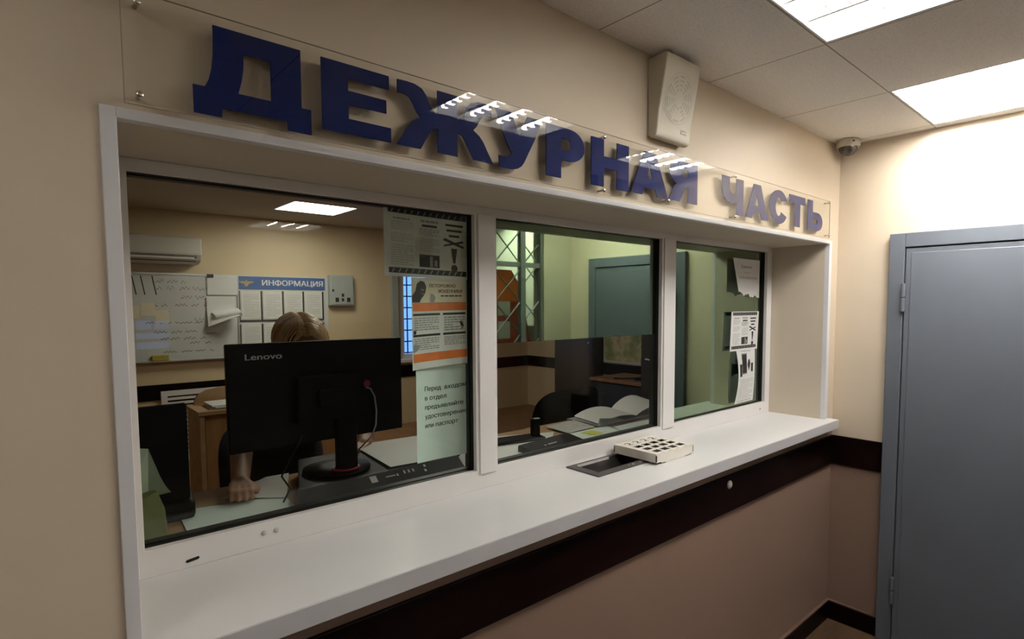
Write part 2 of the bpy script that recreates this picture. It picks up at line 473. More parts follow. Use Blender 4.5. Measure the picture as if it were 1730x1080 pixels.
mb = MB(); slab(mb, 'z', H, H+.1, (-4.72, .72), (-4.92, 0), [LA, LB, LC, (-.05,.55,-2.9,-2.3), (-4.273,-3.673,-1.022,-.422)]); struct(mb.build('ceiling', M_ceil))
# office
LD = (-1.56, -1.05, 3.50, 4.0)
mb = MB(); mb.box(-4.4, 1.83, .36, 4.65, FO-.12, FO); struct(mb.build('floor', M_ofloor))
mb = MB(); slab(mb, 'z', H, H+.1, (-4.5, 1.95), (.36, 4.77), [LD, (LD[0],LD[1],1.60,2.10)]); struct(mb.build('ceiling', M_officeceil))
mb = MB(); slab(mb, 'y', 4.65, 4.77, (-4.5, 1.95), (FO-.12, H), [(-.06, .80, 1.10, 2.12)]); struct(mb.build('wall_office_back', M_office))
mb = MB(); mb.box(1.83, 1.95, .36, 4.65, FO-.12, H); struct(mb.build('wall_office_right', M_office))
mb = MB(); mb.box(-4.5, -4.4, .36, 4.65, FO-.12, H); struct(mb.build('wall_office_left', M_office))

# dark rails and skirting boards
def rail(name, mats, boxes, bevel=.002):
    mb = MB()
    for b in boxes: mb.box(*b)
    return struct(mb.build(name, mats, bevel=bevel))
rail('trim_1', M_band, [(-4.6, 0, -.011, 0, .859, 1.012)])
rail('trim_2', M_band, [(-.011, 0, -.253, -.011, .859, 1.012), (-.011, 0, -1.32, -1.10, .859, 1.012)])
rail('trim_3', M_band, [(-4.4, 1.83, 4.638, 4.65, .895, 1.03)])
rail('trim_4', M_band, [(1.818, 1.83, .36, 4.638, .895, 1.03)])
def skirting(name, boxes, cap):
    mb = MB()
    for b in boxes: mb.box(*b)
    for b in cap: mb.box(*b, m=1)
    return struct(mb.build(name, [M_band, pmat('skirting_bead', (.10,.06,.045), .4, .05, 10)]))
skirting('baseboard_front', [(-4.6, 0, -.014, 0, 0, .098)], [(-4.6, 0, -.016, 0, .098, .105)])
skirting('baseboard_right', [(-.014, 0, -.253, -.014, 0, .098), (-.014, 0, -1.32, -1.10, 0, .098)], [(-.016, 0, -.253, -.016, .098, .105), (-.016, 0, -1.32, -1.10, .098, .105)])
# white corner strips round the opening
mb = MB()
mb.box(-3.066, XL, -.004, 0, 1.0, 2.037); mb.box(XL-.003, XL+.001, -.004, .02, 1.109, ZT)
mb.box(XL, XR, -.004, 0, ZT, 2.037); mb.box(XL, XR, -.004, .02, ZT-.002, ZT+.001)
mb.box(XR, -.082, -.004, 0, ZS, 2.037); mb.box(XR-.001, XR+.003, -.004, .02, ZS, ZT)
struct(mb.build('trim_5', M_trim, bevel=.0015))

# ------------------------------------------------------------------ counter sill with the transfer tray cut into it
TX0, TX1, TY0, TY1 = -1.722, -1.375, .122, .286
sill = thing('counter_sill', 'long white laminate counter running under the three-pane service window', 'counter', (-1.6,.1,ZS))
mb = MB()
slab(mb, 'z', ZS-.045, ZS, (XL+.001, XR-.001), (0, .3), [(TX0+.012, TX1-.012, TY0+.012, TY1-.012)])
mb.box(XL+.001, -.062, -.054, 0, ZS-.045, ZS)
mb.build('top', M_sill, sill)
mb = MB(); mb.box(XL+.001, -.061, -.0565, -.054, ZS-.045, ZS-.001); mb.build('edge_band', M_sill_edge, sill, bevel=.001)
# scoop tray
tray = thing('transfer_tray', 'black recessed document tray let into the white counter below the glass', 'tray', (-1.55,.2,ZS))
mb = MB()
rim = [(TX0,TY0),(TX1,TY0),(TX1,TY1),(TX0,TY1)]; inner = [(-1.685,.158),(-1.41,.158),(-1.41,.272),(-1.685,.272)]
mb.prism(rim, lambda u,v,a: (u,v,a), ZS+.0004, ZS+.004, holes=[inner]); mb.build('rim', M_tray, tray, bevel=.001)
mb = MB()
bot = [(-1.64,.165,ZS-.09),(-1.42,.165,ZS-.09),(-1.42,.235,ZS-.09),(-1.64,.235,ZS-.09)]
top = [(u,v,ZS+.001) for u,v in inner]
mb.add(top+bot, [(0,1,5,4),(1,2,6,5),(2,3,7,6),(3,0,4,7),(4,5,6,7)])
mb.build('basin', M_basin, tray, fixn=True)
mb = MB(); mb.add([(-1.680,.2712,ZS+.0046),(-1.50,.2712,ZS+.0046),(-1.505,.2665,ZS-.004),(-1.676,.2665,ZS-.004)], [(0,1,2,3)]); mb.build('frame_reflection', pmat('tray_reflection_grey', (.22,.20,.195), .4, .06, 40), tray)  # reflection of the window frame on the back slope, painted as a grey strip
for x, q in ((-1.535,.004),(-1.512,.006),(-1.47,.005)):
    mb = MB(); mb.ell((x,.14,ZS+.004),(q,q*.8,.0006), seg=8, rings=4); mb.build('worn_spot', M_traybare, tray)

# cream slotted box
bx = thing('slotted_box', 'small cream plywood box with square cut-outs sitting over the black tray', 'box', (-1.33,.18,ZS))
X0, X1, Y0, Y1, Z0, Z1 = -1.455, -1.212, .075, .283, ZS+.0045, ZS+.042
mb = MB()
holes = []
for i in range(4):
    for j in range(3):
        cx = X0+.045+.0505*i + .002; cy = Y0+.034+.045*j
        holes.append([(cx-.019,cy-.016),(cx+.019,cy-.016),(cx+.019,cy+.016),(cx-.019,cy+.016)])
mb.prism([(X0,Y0),(X1,Y0),(X1,Y1),(X0,Y1)], lambda u,v,a:(u,v,a), Z1-.003, Z1, holes=holes)
mb.build('lid', M_ply, bx)
mb = MB(); mb.box(X0+.004, X1-.004, Y0+.004, Y1-.004, Z0+.003, Z0+.006); mb.build('floor_board', M_plyd, bx)
mb = MB()
mb.box(X0+.0005,X0+.0035,Y0+.0035,Y1-.0035,Z0+.004,Z1-.003); mb.box(X1-.0035,X1-.0005,Y0+.0035,Y1-.0035,Z0,Z1-.003)
mb.box(X0+.0005,X1-.0005,Y1-.0035,Y1-.0005,Z0,Z1-.003)
fp = [(X0,Z0+.004),(X0+.03,Z0+.004),(X0+.034,Z0),(X0+.055,Z0),(X0+.059,Z0-.003),(X1-.06,Z0-.003),(X1-.055,Z0),(X1-.03,Z0),(X1-.026,Z0+.004),(X1,Z0+.004),(X1,Z1-.003),(X0,Z1-.003)]
mb.prism(fp, lambda u,v,a:(u,a,v), Y0, Y0+.003)
mb.build('side_walls', M_ply, bx)
for jb in ((X0-.0004,X0+.0036,Y0-.0006,Y0+.0036,Z0+.007,Z1-.006),(X1-.0036,X1+.0004,Y0-.0006,Y0+.0036,Z0+.007,Z1-.006),(X0-.0004,X0+.0036,Y1-.0036,Y1+.0004,Z0+.007,Z1-.006)):
    mb = MB(); mb.box(*jb); mb.build('burnt_joint', M_plyd, bx)
for i in range(4):
    mb = MB(); mb.box(X0+.03+.05*i, X0+.055+.05*i, Y0+.0035, Y0+.0055, Z1-.001, Z1+.0003); mb.build('lid_slot', M_plyd, bx)
for i in range(4):
    ux = X0+.032+.0505*i; mb = MB()
    text_into(mb, '2', lambda u,v,ux=ux: (ux+u, Y1-.052+v, Z1+.0006), height=.032, width=.028, bold=.02)
    mb.build('cut_number', M_plyd, bx)

# ------------------------------------------------------------------ service window: frame, bars, gaskets, panes
win = sroot('window_1', (-1.58, .32, ZS))
PX = [(-2.999,-2.112), (-2.027,-1.124), (-1.022,-.165)]; PZ0, PZ1 = 1.172, 1.994
mb = MB()
slab(mb, 'y', YG, YG+.062, (XL+.001, XR-.001), (ZS+.0005, ZT-.001), [(a,b,PZ0,PZ1) for a,b in PX])
mb.build('window_frame', M_pvc, win, bevel=.0035)
mb = MB()
for a, b in ((-2.102,-2.037),(-1.114,-1.032)): mb.box(a, b, YG-.006, YG+.004, PZ0-.014, PZ1+.004)
mb.build('mullion', M_pvc, win, bevel=.003)
for k, (a, b) in enumerate(PX):
    mb = MB(); slab(mb, 'y', YG+.017, YG+.0615, (a-.002, b+.002), (PZ0-.002, PZ1+.002), [(a+.0006, b-.0012, PZ0+.001, PZ1-.0012)])
    mb.build('gasket', M_black, win)
    mb = MB(); mb.box(a-.001, b+.001, .327, .333, PZ0-.001, PZ1+.001); g = mb.build('pane', M_glass, win)
    if k > 0:
        mb = MB(); mb.box(a-.0005, b+.0005, .3334, .3338, 1.580 if k == 1 else PZ0, PZ1); f = mb.build('mirror_film', M_film, g)
    mb = MB(); slab(mb, 'y', .3345, .36, (a-.002, b+.002), (PZ0-.002, PZ1+.002), [(a+.004, b-.004, PZ0+.004, PZ1-.004)])
    mb.build('inner_bead', M_black, win)
mb = MB(); mb.prism([(-2.925,1.124),(-2.922,1.128),(-2.898,1.131),(-2.896,1.127),(-2.899,1.124),(-2.921,1.121)], lambda u,v,a:(u,a,v), YG-.0006, YG+.001)
mb.build('drain_slot', M_black, win)
for x, z in ((-2.757,1.146),(-2.728,1.1455),(-.214,1.137)):
    mb = MB(); mb.lathe([(.0001,-.002),(.006,-.002),(.0065,0)], (x,YG+.0004,z), 'y', 14); mb.build('drain_cap', M_plug if x < -1 else M_traybare, win, smooth=True)

# ------------------------------------------------------------------ notices on the glass
def text_lines(mb, fn, u0, u1, v0, v1, n, m, frac=.5, seed=0, ragged=True):
    rnd = random.Random(seed)
    for i in range(n):
        t = v1 - (v1-v0)*(i+.5)/n; h = (v1-v0)/n*frac/2
        e = u1 if not ragged or i % 4 != 3 else u0+(u1-u0)*rnd.uniform(.4,.8)
        u = u0
        while u < e-.001:
            wd = min(rnd.uniform(.006,.018), e-u)
            mb.add([fn(u,t-h),fn(u+wd,t-h),fn(u+wd,t+h),fn(u,t+h)], [(0,1,2,3)], m); u += wd+.0025

def rect(mb, fn, u0, u1, v0, v1, m, n=6):
    o = [];
    for i in range(n):
        a, b = u0+(u1-u0)*i/n, u0+(u1-u0)*(i+1)/n
        mb.add([fn(a,v0),fn(b,v0),fn(b,v1),fn(a,v1)], [(0,1,2,3)], m)

def poly(mb, fn, pts, m): mb.add([fn(u,v) for u,v in pts], [tuple(range(len(pts)))], m)

def sheet(name, label, bend, W, Hh, mat, outline=None, cat='notice', group=None, loc=None):
    """a sheet W x Hh; bend(u,v,d)->xyz, d = lift towards the reader"""
    root = thing(name, label, cat, loc if loc else bend(W/2,0,0), group)
    mb = MB()
    if outline is None:
        mb.grid(lambda s,t: bend(s*W, t*Hh, 0), 16, 20)
    else:
        lo = outline
        n = 24
        mb.grid(lambda s,t: bend(s*W, lo(s)+(Hh-lo(s))*t, 0), n, 16)
    mb.build('sheet', mat, root, smooth=True, fixn=False)
    return root

def hazard(fn, root, dark, mid, light):
    """three-column information leaflet with striped bars, as printed on both hazard notices"""
    mb = MB(); top = lambda u,v: tuple(Vector(fn(u,v))-Vector((0,.0006,0)))
    for v0 in (.010, .184):
        rect(mb, fn, .014, .283, v0, v0+.016, 0)
        for k in range(12):
            a = .022+k*.0215
            poly(mb, top, [(a,v0+.002),(a+.005,v0+.002),(a+.012,v0+.014),(a+.007,v0+.014)], 1)
    text_lines(mb, fn, .030,.088,.166,.172,1,1,.9,1); text_lines(mb, fn, .022,.098,.135,.162,4,2,.5,2); text_lines(mb, fn, .022,.098,.10,.128,4,2,.5,3)
    text_lines(mb, fn, .022,.098,.032,.094,9,2,.5,4)
    text_lines(mb, fn, .122,.182,.166,.174,1,1,.9,5); rect(mb, fn, .126,.178,.153,.160,0); text_lines(mb, fn, .116,.186,.128,.150,5,1,.55,6)
    text_lines(mb, fn, .118,.186,.078,.12,6,2,.5,7)
    rect(mb, fn, .116,.186,.032,.070,0)
    rect(mb, top, .152,.162,.034,.066,1); rect(mb, top, .168,.178,.036,.055,1)
    for i, (a, b) in enumerate(((.208,.272),(.212,.268),(.220,.258))): rect(mb, fn, a, b, .164-.0165*i, .171-.0165*i, 0)
    poly(mb, fn, [(.198,.120),(.206,.127),(.276,.104),(.272,.098)], 0); poly(mb, fn, [(.200,.100),(.204,.106),(.270,.122),(.274,.116)], 0)
    poly(mb, fn, [(.228,.096),(.250,.096),(.243,.050),(.235,.050)], 0)
    poly(mb, fn, [(.239+.012*math.cos(k*PI/6), .034+.012*math.sin(k*PI/6)) for k in range(12)], 0)
    mb.build('print', [dark, mid, light], root, fixn=False)

# behind pane one (paper seen through the glass)
def b1(u, v, d=0):
    return (-2.402+u, .3375+.004*math.sin(PI*u/.30) - d, 1.793+v + (.002-.006*u/.3) + .012*(1-u/.297)*0)
t = sheet('notice', 'landscape leaflet with black striped bars taped high inside the left pane', b1, .302, .206, M_paper2)
hazard(lambda u,v: b1(u,v,.0006), t, M_ink, M_inkg, M_inkl)
mb = MB(); mb.grid(lambda a,b: (-2.402+.262+.04*a, .3355-.001*a, 1.86+.085*b), 3, 3); mb.build('tape', M_tape, t, fixn=False)
mb = MB(); mb.grid(lambda a,b: (-2.402+.10+.06*a, .336, 1.845+.065*b+.02*a), 3, 3); mb.build('tape', M_tape, t, fixn=False)

def b2(u, v, d=0):
    return (-2.316+u, .3385+.012*math.sin(PI*u/.20) - d, 1.512+v+ .010*(u/.2)*(1-v/.28))
t = sheet('poster', 'portrait fraud-warning poster with two orange bars inside the left pane', b2, .198, .280, M_paper2)
fn = lambda u,v: b2(u,v,.0005); f2 = lambda u,v: b2(u,v,.0011)
mb = MB()
rect(mb, fn, .002,.192,.205,.272, 3); rect(mb, fn, .004,.196,.178,.204,2); rect(mb, fn, .004,.197,.022,.048,2)
for a,b in ((.004,.105),(.115,.193)):
    for c in (.100,.164): rect(mb, fn, a,b,c,c+.007,0)
f3 = lambda u,v: b2(u,v,.0016)
poly(mb, f2, [(.002,.205),(.002,.226),(.014,.240),(.020,.262),(.034,.271),(.048,.268),(.055,.254),(.052,.236),(.044,.224),(.036,.216),(.030,.205)], 0)
poly(mb, f3, [(.034,.243),(.047,.241),(.047,.244),(.034,.246)], 1); poly(mb, f3, [(.037,.231),(.045,.230),(.045,.2325),(.037,.2335)], 1)
poly(mb, f2, [(.070,.205),(.068,.214),(.072,.232),(.082,.230),(.090,.220),(.084,.205)], 1)
text_into(mb, 'ОСТОРОЖНО', lambda u,v: f2(.066+u,.252+v), width=.094, height=.0105, m=4, bold=.035)
text_into(mb, 'МОШЕННИКИ', lambda u,v: f2(.100+u,.235+v), width=.082, height=.0105, m=4, bold=.035)
text_lines(mb, f2, .108,.180,.221,.229,1,0,.5,11)
for a,b,c,d,s in ((.008,.100,.118,.160,12),(.119,.190,.112,.160,13),(.008,.100,.058,.096,14),(.119,.190,.066,.096,15)): text_lines(mb, f2, a,b,c,d,6,1,.5,s)
poly(mb, f2, [(.172,.140),(.180,.146),(.188,.124),(.180,.117)], 0); poly(mb, f2, [(.005,.108),(.014,.108),(.016,.118),(.005,.120)], 0)
poly(mb, f2, [(.004,.052),(.02,.058),(.03,.072),(.012,.078),(.004,.076)], 1)
mb.build('print', [M_ink, M_inkg, M_orange, M_cream, M_brownink], t, fixn=False)

def b3(u, v, d=0):
    return (-2.299+u, .350+.016*math.sin(PI*min(u,.19)/.19) - d, 1.222+v - .004*math.sin(PI*u/.19))
t = sheet('notice', 'pale mint sheet with five lines of large text at bottom right of left pane', b3, .190, .297, M_mint)
mb = MB()
for i, (s, wd) in enumerate((('Перед  входом',.150),('в отдел',.082),('предъявляйте',.140),('удостоверение',.152),('или паспорт',.122))):
    text_into(mb, s, lambda u,v,i=i: b3(.034+u, .222-.029*i+v+.02*u, .0007), width=wd, height=.0145, bold=.012)
mb.build('lettering', M_ink, t, fixn=False)

# on the outside of pane three
def c1(u, v, d=0):
    k = 1-u/.29
    return (-.502+u+.045*(1-v/.2)*k*.8, .3245 - d - .026*k*k*(1-.75*v/.2) - .0015, 1.745+v)
torn = lambda s: .205*(0.0) + (.028 - .05*s + .022*math.sin(9*s)*(1-s) + .006*math.sin(31*s)) if s < .85 else .0
t = sheet('notice', 'torn white sheet with two lines of print high on the right pane', c1, .292, .203, M_paper, outline=lambda s: max(0, .026*(1-s)+.007*math.sin(17*s)+.004*math.sin(41*s)))
mb = MB()
text_into(mb, 'Внимание!', lambda u,v: c1(.082+u,.155+v,.0008), width=.118, height=.016, bold=.02)
text_lines(mb, lambda u,v: c1(u,v,.0008), .11,.19,.128,.136,1,1,.4,21); text_lines(mb, lambda u,v: c1(u,v,.0008), .035,.265,.098,.114,1,1,.85,22)
mb.build('print', [M_inkg, M_inkl], t, fixn=False)
def c2(u, v, d=0):
    k = 1-u/.30
    return (-.515+u*1.02-.012*(1-v/.2), .3235 - d - .012*k*k - .004*math.sin(PI*u/.3)*(1-v/.21), 1.469+v)
t = sheet('notice', 'landscape leaflet with black striped bars in the middle of the right pane', c2, .302, .204, M_paper)
hazard(lambda u,v: c2(u,v,.0008), t, M_ink, M_inkg, M_inkl)
def c3(u, v, d=0):
    k = 1-u/.21
    return (-.452+u-.018*math.sin(PI*v/.29*1.0)*-.6-.010*(1-v/.29), .3225 - d - .016*k*k*math.sin(PI*min(1,(v+.02)/.31)) - .003*k, 1.190+v)
t = sheet('notice', 'portrait sheet with dark photographs lowest on the right pane', c3, .205, .288, M_paper)
fn = lambda u,v: c3(u,v,.0008); mb = MB()
text_lines(mb, fn, .05,.16,.270,.276,1,1,.6,31)
rect(mb, fn, .050,.112,.150,.262,1); rect(mb, lambda u,v: c3(u,v,.0014), .055,.108,.156,.256,0,4); rect(mb, fn, .022,.052,.140,.205,0)
poly(mb, fn, [(.118,.20),(.128,.225),(.142,.228),(.150,.205),(.142,.18),(.126,.178)], 0); rect(mb, lambda u,v: c3(u,v,.0014), .122,.142,.17,.178,1); rect(mb, fn, .160,.182,.158,.205,0)
text_lines(mb, fn, .02,.19,.018,.125,14,2,.4,32); text_lines(mb, fn, .02,.18,.008,.013,1,1,.7,33)
mb.build('print', [M_ink, M_inkg, M_inkl], t, fixn=False)

# ------------------------------------------------------------------ the sign over the window
sign = thing('sign', 'long clear acrylic sign with raised blue letters above the service window', 'sign', (-1.6,-.02,2.04))
mb = MB(); mb.box(-3.033, -.178, -.025, -.0222, 2.041, 2.222); mb.build('acrylic_plate', M_acr, sign)
mb = MB(); slab(mb, 'y', -.0252, -.0220, (-3.0342,-.1768), (2.0398,2.2232), [(-3.033,-.178,2.041,2.222)]); mb.build('cut_edge', pmat('acrylic_cut_edge', (.33,.28,.22), .4, .05, 20), sign)
def arc(cx, cz, rx, rz, a0, a1, n=10): return [(cx+rx*math.cos(math.radians(a0+(a1-a0)*i/n)), cz+rz*math.sin(math.radians(a0+(a1-a0)*i/n))) for i in range(n+1)]
def mirror(half, cx): return half + [(2*cx-x, z) for x, z in reversed(half)]
L = []
L.append(([(-2901,2206),(-2750,2206),(-2750,2096),(-2732,2096),(-2732,2048),(-2777,2048),(-2778,2064),(-2890,2064),(-2891,2048),(-2935,2048),(-2935,2096),(-2917,2096),(-2910,2110),(-2905,2130),(-2902,2155),(-2901,2180)], [[(-2852,2169),(-2806,2169),(-2806,2096),(-2863,2096),(-2857,2118),(-2853,2142)]]))
L.append(([(-2710,2206),(-2563,2206),(-2563,2177),(-2655,2177),(-2655,2153),(-2570,2153),(-2570,2125),(-2655,2125),(-2655,2096),(-2560,2096),(-2560,2065),(-2710,2065)], []))
half = [(-2414,2206),(-2441,2206),(-2441,2152),(-2450,2154),(-2461,2168),(-2471,2188),(-2482,2200),(-2500,2206),(-2522,2207),(-2543,2206),(-2543,2178),(-2527,2178),(-2515,2174),(-2507,2164),(-2497,2146),(-2487,2136),(-2505,2125),(-2517,2112),(-2531,2089),(-2547,2065),(-2487,2065),(-2475,2085),(-2462,2106),(-2453,2117),(-2441,2120),(-2441,2065),(-2414,2065)]
L.append((half[1:-1] + [(-2*2414-x, z) for x, z in reversed(half[1:-1])], []))
L.append(([(-2272,2206),(-2222,2206),(-2193,2149),(-2166,2206),(-2115,2206),(-2142,2148),(-2162,2114),(-2177,2087),(-2187,2074),(-2200,2066),(-2216,2062),(-2238,2061),(-2262,2063),(-2262,2091),(-2248,2090),(-2236,2091),(-2227,2096),(-2221,2103),(-2230,2117),(-2251,2155)], []))
L.append(([(-2099,2205),(-2012,2205)] + arc(-2010,2160,62,45,85,-85) + [(-2043,2115),(-2043,2065),(-2099,2065)], [[(-2043,2175),(-2020,2175)] + arc(-2018,2159,14,16,80,-80,6) + [(-2043,2143)]]))
L.append(([(-1919,2205),(-1864,2205),(-1864,2156),(-1804,2156),(-1804,2205),(-1747,2205),(-1747,2065),(-1804,2065),(-1804,2121),(-1864,2121),(-1864,2065),(-1919,2065)], []))
L.append(([(-1668,2206),(-1607,2206),(-1537,2067),(-1598,2067),(-1609,2089),(-1668,2089),(-1679,2067),(-1737,2067)], [[(-1639,2166),(-1624,2122),(-1655,2122)]]))
L.append(([(-1440,2208),(-1360,2208),(-1360,2069),(-1418,2069),(-1418,2124),(-1429,2124),(-1440,2112),(-1468,2069),(-1535,2069),(-1500,2120),(-1489,2129)] + arc(-1470,2169,58,40,233,95,10), [[(-1418,2181),(-1436,2181)] + arc(-1440,2168,18,13,100,260,6) + [(-1418,2155)]]))
L.append(([(-1191,2203),(-1136,2203),(-1136,2160)] + [(-1130,2147),(-1120,2141),(-1106,2140),(-1085,2147)] + [(-1085,2203),(-1030,2203),(-1030,2063),(-1083,2063),(-1083,2111),(-1105,2106),(-1128,2105),(-1156,2110),(-1175,2120),(-1187,2136),(-1191,2155)], []))
L.append(([(-946,2203),(-888,2203),(-818,2063),(-876,2063),(-886,2087),(-947,2087),(-956,2063),(-1010,2063)], [[(-917,2163),(-900,2117),(-935,2117)]]))
L.append((arc(-722,2134,86,73,28,330,22) + [(-700,2114)] + arc(-723,2135,31,40,318,38,14), []))
L.append(([(-622,2204),(-458,2204),(-458,2170),(-510,2170),(-510,2065),(-566,2065),(-566,2170),(-622,2170)], []))
L.append(([(-428,2204),(-373,2204),(-373,2151),(-320,2151)] + arc(-318,2108,60,43,85,-85) + [(-428,2065)], [[(-373,2119),(-338,2119)] + arc(-334,2107.5,14,11.5,85,-85,6) + [(-373,2096)]]))
for po, ho in L:
    mb = MB()
    mb.prism([(x/1000,z/1000) for x,z in po], lambda u,v,a:(u,a,v), -.0220, -.0190, holes=[[(x/1000,z/1000) for x,z in h] for h in ho] or ())
    if not ho:
        mb = MB()
        from mathutils.geometry import tessellate_polygon
        P = [(x/1000,z/1000) for x,z in po]; n = len(P)
        tr = tessellate_polygon([[Vector((u,v,0)) for u,v in P]])
        mb.add([(u,-.0220,v) for u,v in P]+[(u,-.0190,v) for u,v in P], [tuple(q) for q in tr]+[tuple(i+n for i in reversed(q)) for q in tr]+[(i,i+n,(i+1)%n+n,(i+1)%n) for i in range(n)])
    mb.build('letter', M_blue, sign)
for x, z in ((-3.011,2.206),(-3.013,2.057),(-1.866,2.211),(-1.867,2.054),(-1.541,2.063),(-1.100,2.209),(-1.097,2.054),(-.192,2.214),(-.181,2.055)):
    mb = MB(); mb.lathe([(.0035,0),(.0035,-.022),(.0062,-.0255),(.0058,-.028),(.003,-.0295),(.0005,-.0298)], (x,0,z), 'y', 12); mb.build('screw', M_screw, sign, smooth=True)

# ------------------------------------------------------------------ wall loudspeaker
sp = thing('wall_speaker', 'cream wall-mounted loudspeaker with round grille above the blue lettered sign', 'speaker', (-1.53,0,2.26))
prof = [(0,2.514),(-.066,2.519),(-.080,2.515),(-.0745,2.485),(-.066,2.44),(-.056,2.39),(-.0465,2.34),(-.041,2.30),(-.0385,2.275),(-.036,2.263),(-.028,2.257),(-.015,2.258),(0,2.268)]
mb = MB(); mb.prism(prof, lambda u,v,a:(a,u,v), -1.628, -1.437); mb.build('body', M_speaker, sp, bevel=.006)
def fz(z):
    pr = prof[2:9]
    for (y0,z0),(y1,z1) in zip(pr,pr[1:]):
        if z1 <= z <= z0: return y0+(y1-y0)*(z-z0)/(z1-z0)
    return -.04
mb = MB(); cx, cz, R = -1.532, 2.392, .074
def disc(mb, r0, r1, lift, m, a0=0, a1=360, n=40):
    pts = []
    for i in range(n+1):
        a = math.radians(a0+(a1-a0)*i/n)
        for r in (r0, r1):
            x, z = cx+r*math.cos(a), cz+r*math.sin(a)*1.08; pts.append((x, fz(z)-lift, z))
    mb.add(pts, [(2*i,2*i+1,2*i+3,2*i+2) for i in range(n)], m)
disc(mb, .0005, R, .0012, 0)
for k, r in enumerate((.024,.036,.048,.060)):
    for s in range(10): disc(mb, r, r+.006, .0018, 1, s*36+4, s*36+30, 6)
disc(mb, R-.0015, R, .002, 1)
mb.build('grille', [M_speaker, M_grille], sp, fixn=False)
mb = MB(); mb.box(-1.497,-1.463,-.0415,-.037,2.289,2.303,0); mb.box(-1.489,-1.471,-.0419,-.0415,2.294,2.298,1)
mb.build('badge', [M_badge, M_gold], sp)

# dome camera in the corner
dm = thing('dome_camera', 'small white security dome camera on the ceiling in the room corner', 'camera', (-.088,-.068,H))
c = (-.088,-.068,0)
mb = MB(); mb.lathe([(.052,H-.0005),(.056,H-.004),(.054,H-.030),(.050,H-.036),(.043,H-.036)], c, seg=32); mb.build('housing', M_dome, dm, smooth=True)
mb = MB(); mb.lathe([(.043,H-.033)]+[(.043*math.cos(a*PI/16), H-.036-.040*math.sin(a*PI/16)) for a in range(0,8)]+[(.001,H-.0765)], c, seg=28); mb.build('dome', M_smoke, dm, smooth=True)
mb = MB(); mb.box(-.135,-.122,-.111,-.105,H-.020,H-.014, R=None); mb.build('badge', M_badge, dm)

# white cap on the dark rail
mb = MB(); mb.lathe([(.0175,0),(.0175,-.0135),(.015,-.0165),(.001,-.0165)], (-1.077,0,.974), 'y', 24); tag(mb.build('rail_cap', M_plug, smooth=True), 'small round pale plastic cap on the dark wall rail', 'cap')

# ------------------------------------------------------------------ ceiling lamps
def make_lamp(lab, rect_, group):
    x0,x1,y0,y1 = rect_; cx,cy = (x0+x1)/2,(y0+y1)/2
    r = thing('ceiling_lamp', lab, 'lamp', (cx,cy,H), group)
    mb = MB(); hw = .2985
    mb.box(cx-hw,cx+hw,cy-hw,cy+hw,H+.075,H+.085)
    for a,b,c_,d in ((cx-hw,cx-hw+.006,cy-hw,cy+hw),(cx+hw-.006,cx+hw,cy-hw,cy+hw),(cx-hw,cx+hw,cy-hw,cy-hw+.006),(cx-hw,cx+hw,cy+hw-.006,cy+hw)): mb.box(a,b,c_,d,H+.001,H+.08)
    mb.build('housing', M_refl, r)
    mb = MB()
    for k in range(4):
        tx = cx-.225+.15*k
        if k < 3:
            mx = tx+.075
            mb.add([(mx-.005,cy-.292,H+.014),(mx+.005,cy-.292,H+.014),(mx+.052,cy-.292,H+.055),(mx-.052,cy-.292,H+.055),(mx-.005,cy+.292,H+.014),(mx+.005,cy+.292,H+.014),(mx+.052,cy+.292,H+.055),(mx-.052,cy+.292,H+.055)],
                   [(0,1,5,4),(1,2,6,5),(2,3,7,6),(3,0,4,7),(0,3,2,1),(4,5,6,7)])
        for j in range(11):
            fy = cy-.265+.053*j; mb.box(tx-.045,tx+.045,fy-.0012,fy+.0012,H+.004,H+.018)
    mb.build('louvre', M_refl, r)
    for k in range(4):
        tx = cx-.225+.15*k
        mb = MB(); mb.tube([(tx,cy-.285,H+.033),(tx,cy+.285,H+.033)], .0128, seg=10); mb.build('tube', M_tube, r, smooth=True)
    return r
GL = 'recessed four-tube ceiling lamps'
la = make_lamp('recessed square ceiling lamp nearest the loudspeaker, cut by the top edge of the photo', LA, GL)
lb = dup(la, ((LB[0]+LB[1])/2,(LB[2]+LB[3])/2,H), 'recessed square ceiling lamp beside the bright wall above the grey door')
ld = dup(la, (.25,-2.6,H), 'unseen recessed lamp added to brighten the hall beyond the lattice screen')  # out of view, added to light the hall wall mirrored in the pane
le = dup(la, (-3.973,-.722,H), 'recessed square ceiling lamp at the far left end of the lobby')
lc = dup(la, ((LC[0]+LC[1])/2,(LC[2]+LC[3])/2,H), 'recessed lamp seen only as a striped reflection in the left pane')
for lamp, tm in ((lb, M_tube_b), (lc, M_tube_c), (ld, M_tube_b), (le, M_tube_e)):
    for ch_ in lamp.children:
        if ch_.name.startswith('tube'):
            ch_.material_slots[0].link = 'OBJECT'; ch_.material_slots[0].material = tm
ol = thing('ceiling_lamp', 'flat bright square ceiling lamp inside the office behind the glass', 'lamp', ((LD[0]+LD[1])/2,(LD[2]+LD[3])/2,H))
mb = MB(); slab(mb, 'z', H-.004, H+.004, (LD[0]-.012,LD[1]+.012), (LD[2]-.012,LD[3]+.012), [(LD[0]+.004,LD[1]-.004,LD[2]+.004,LD[3]-.004)]); mb.build('rim', M_trim, ol)
mb = MB(); mb.box(LD[0]+.004,LD[1]-.004,LD[2]+.004,LD[3]-.004,H+.001,H+.006); mb.build('diffuser', M_panel, ol)
dup(ol, ((LD[0]+LD[1])/2,1.85,H), 'unseen flat lamp added to brighten the front desk inside the office')  # second office lamp, out of view, added to light hair and papers

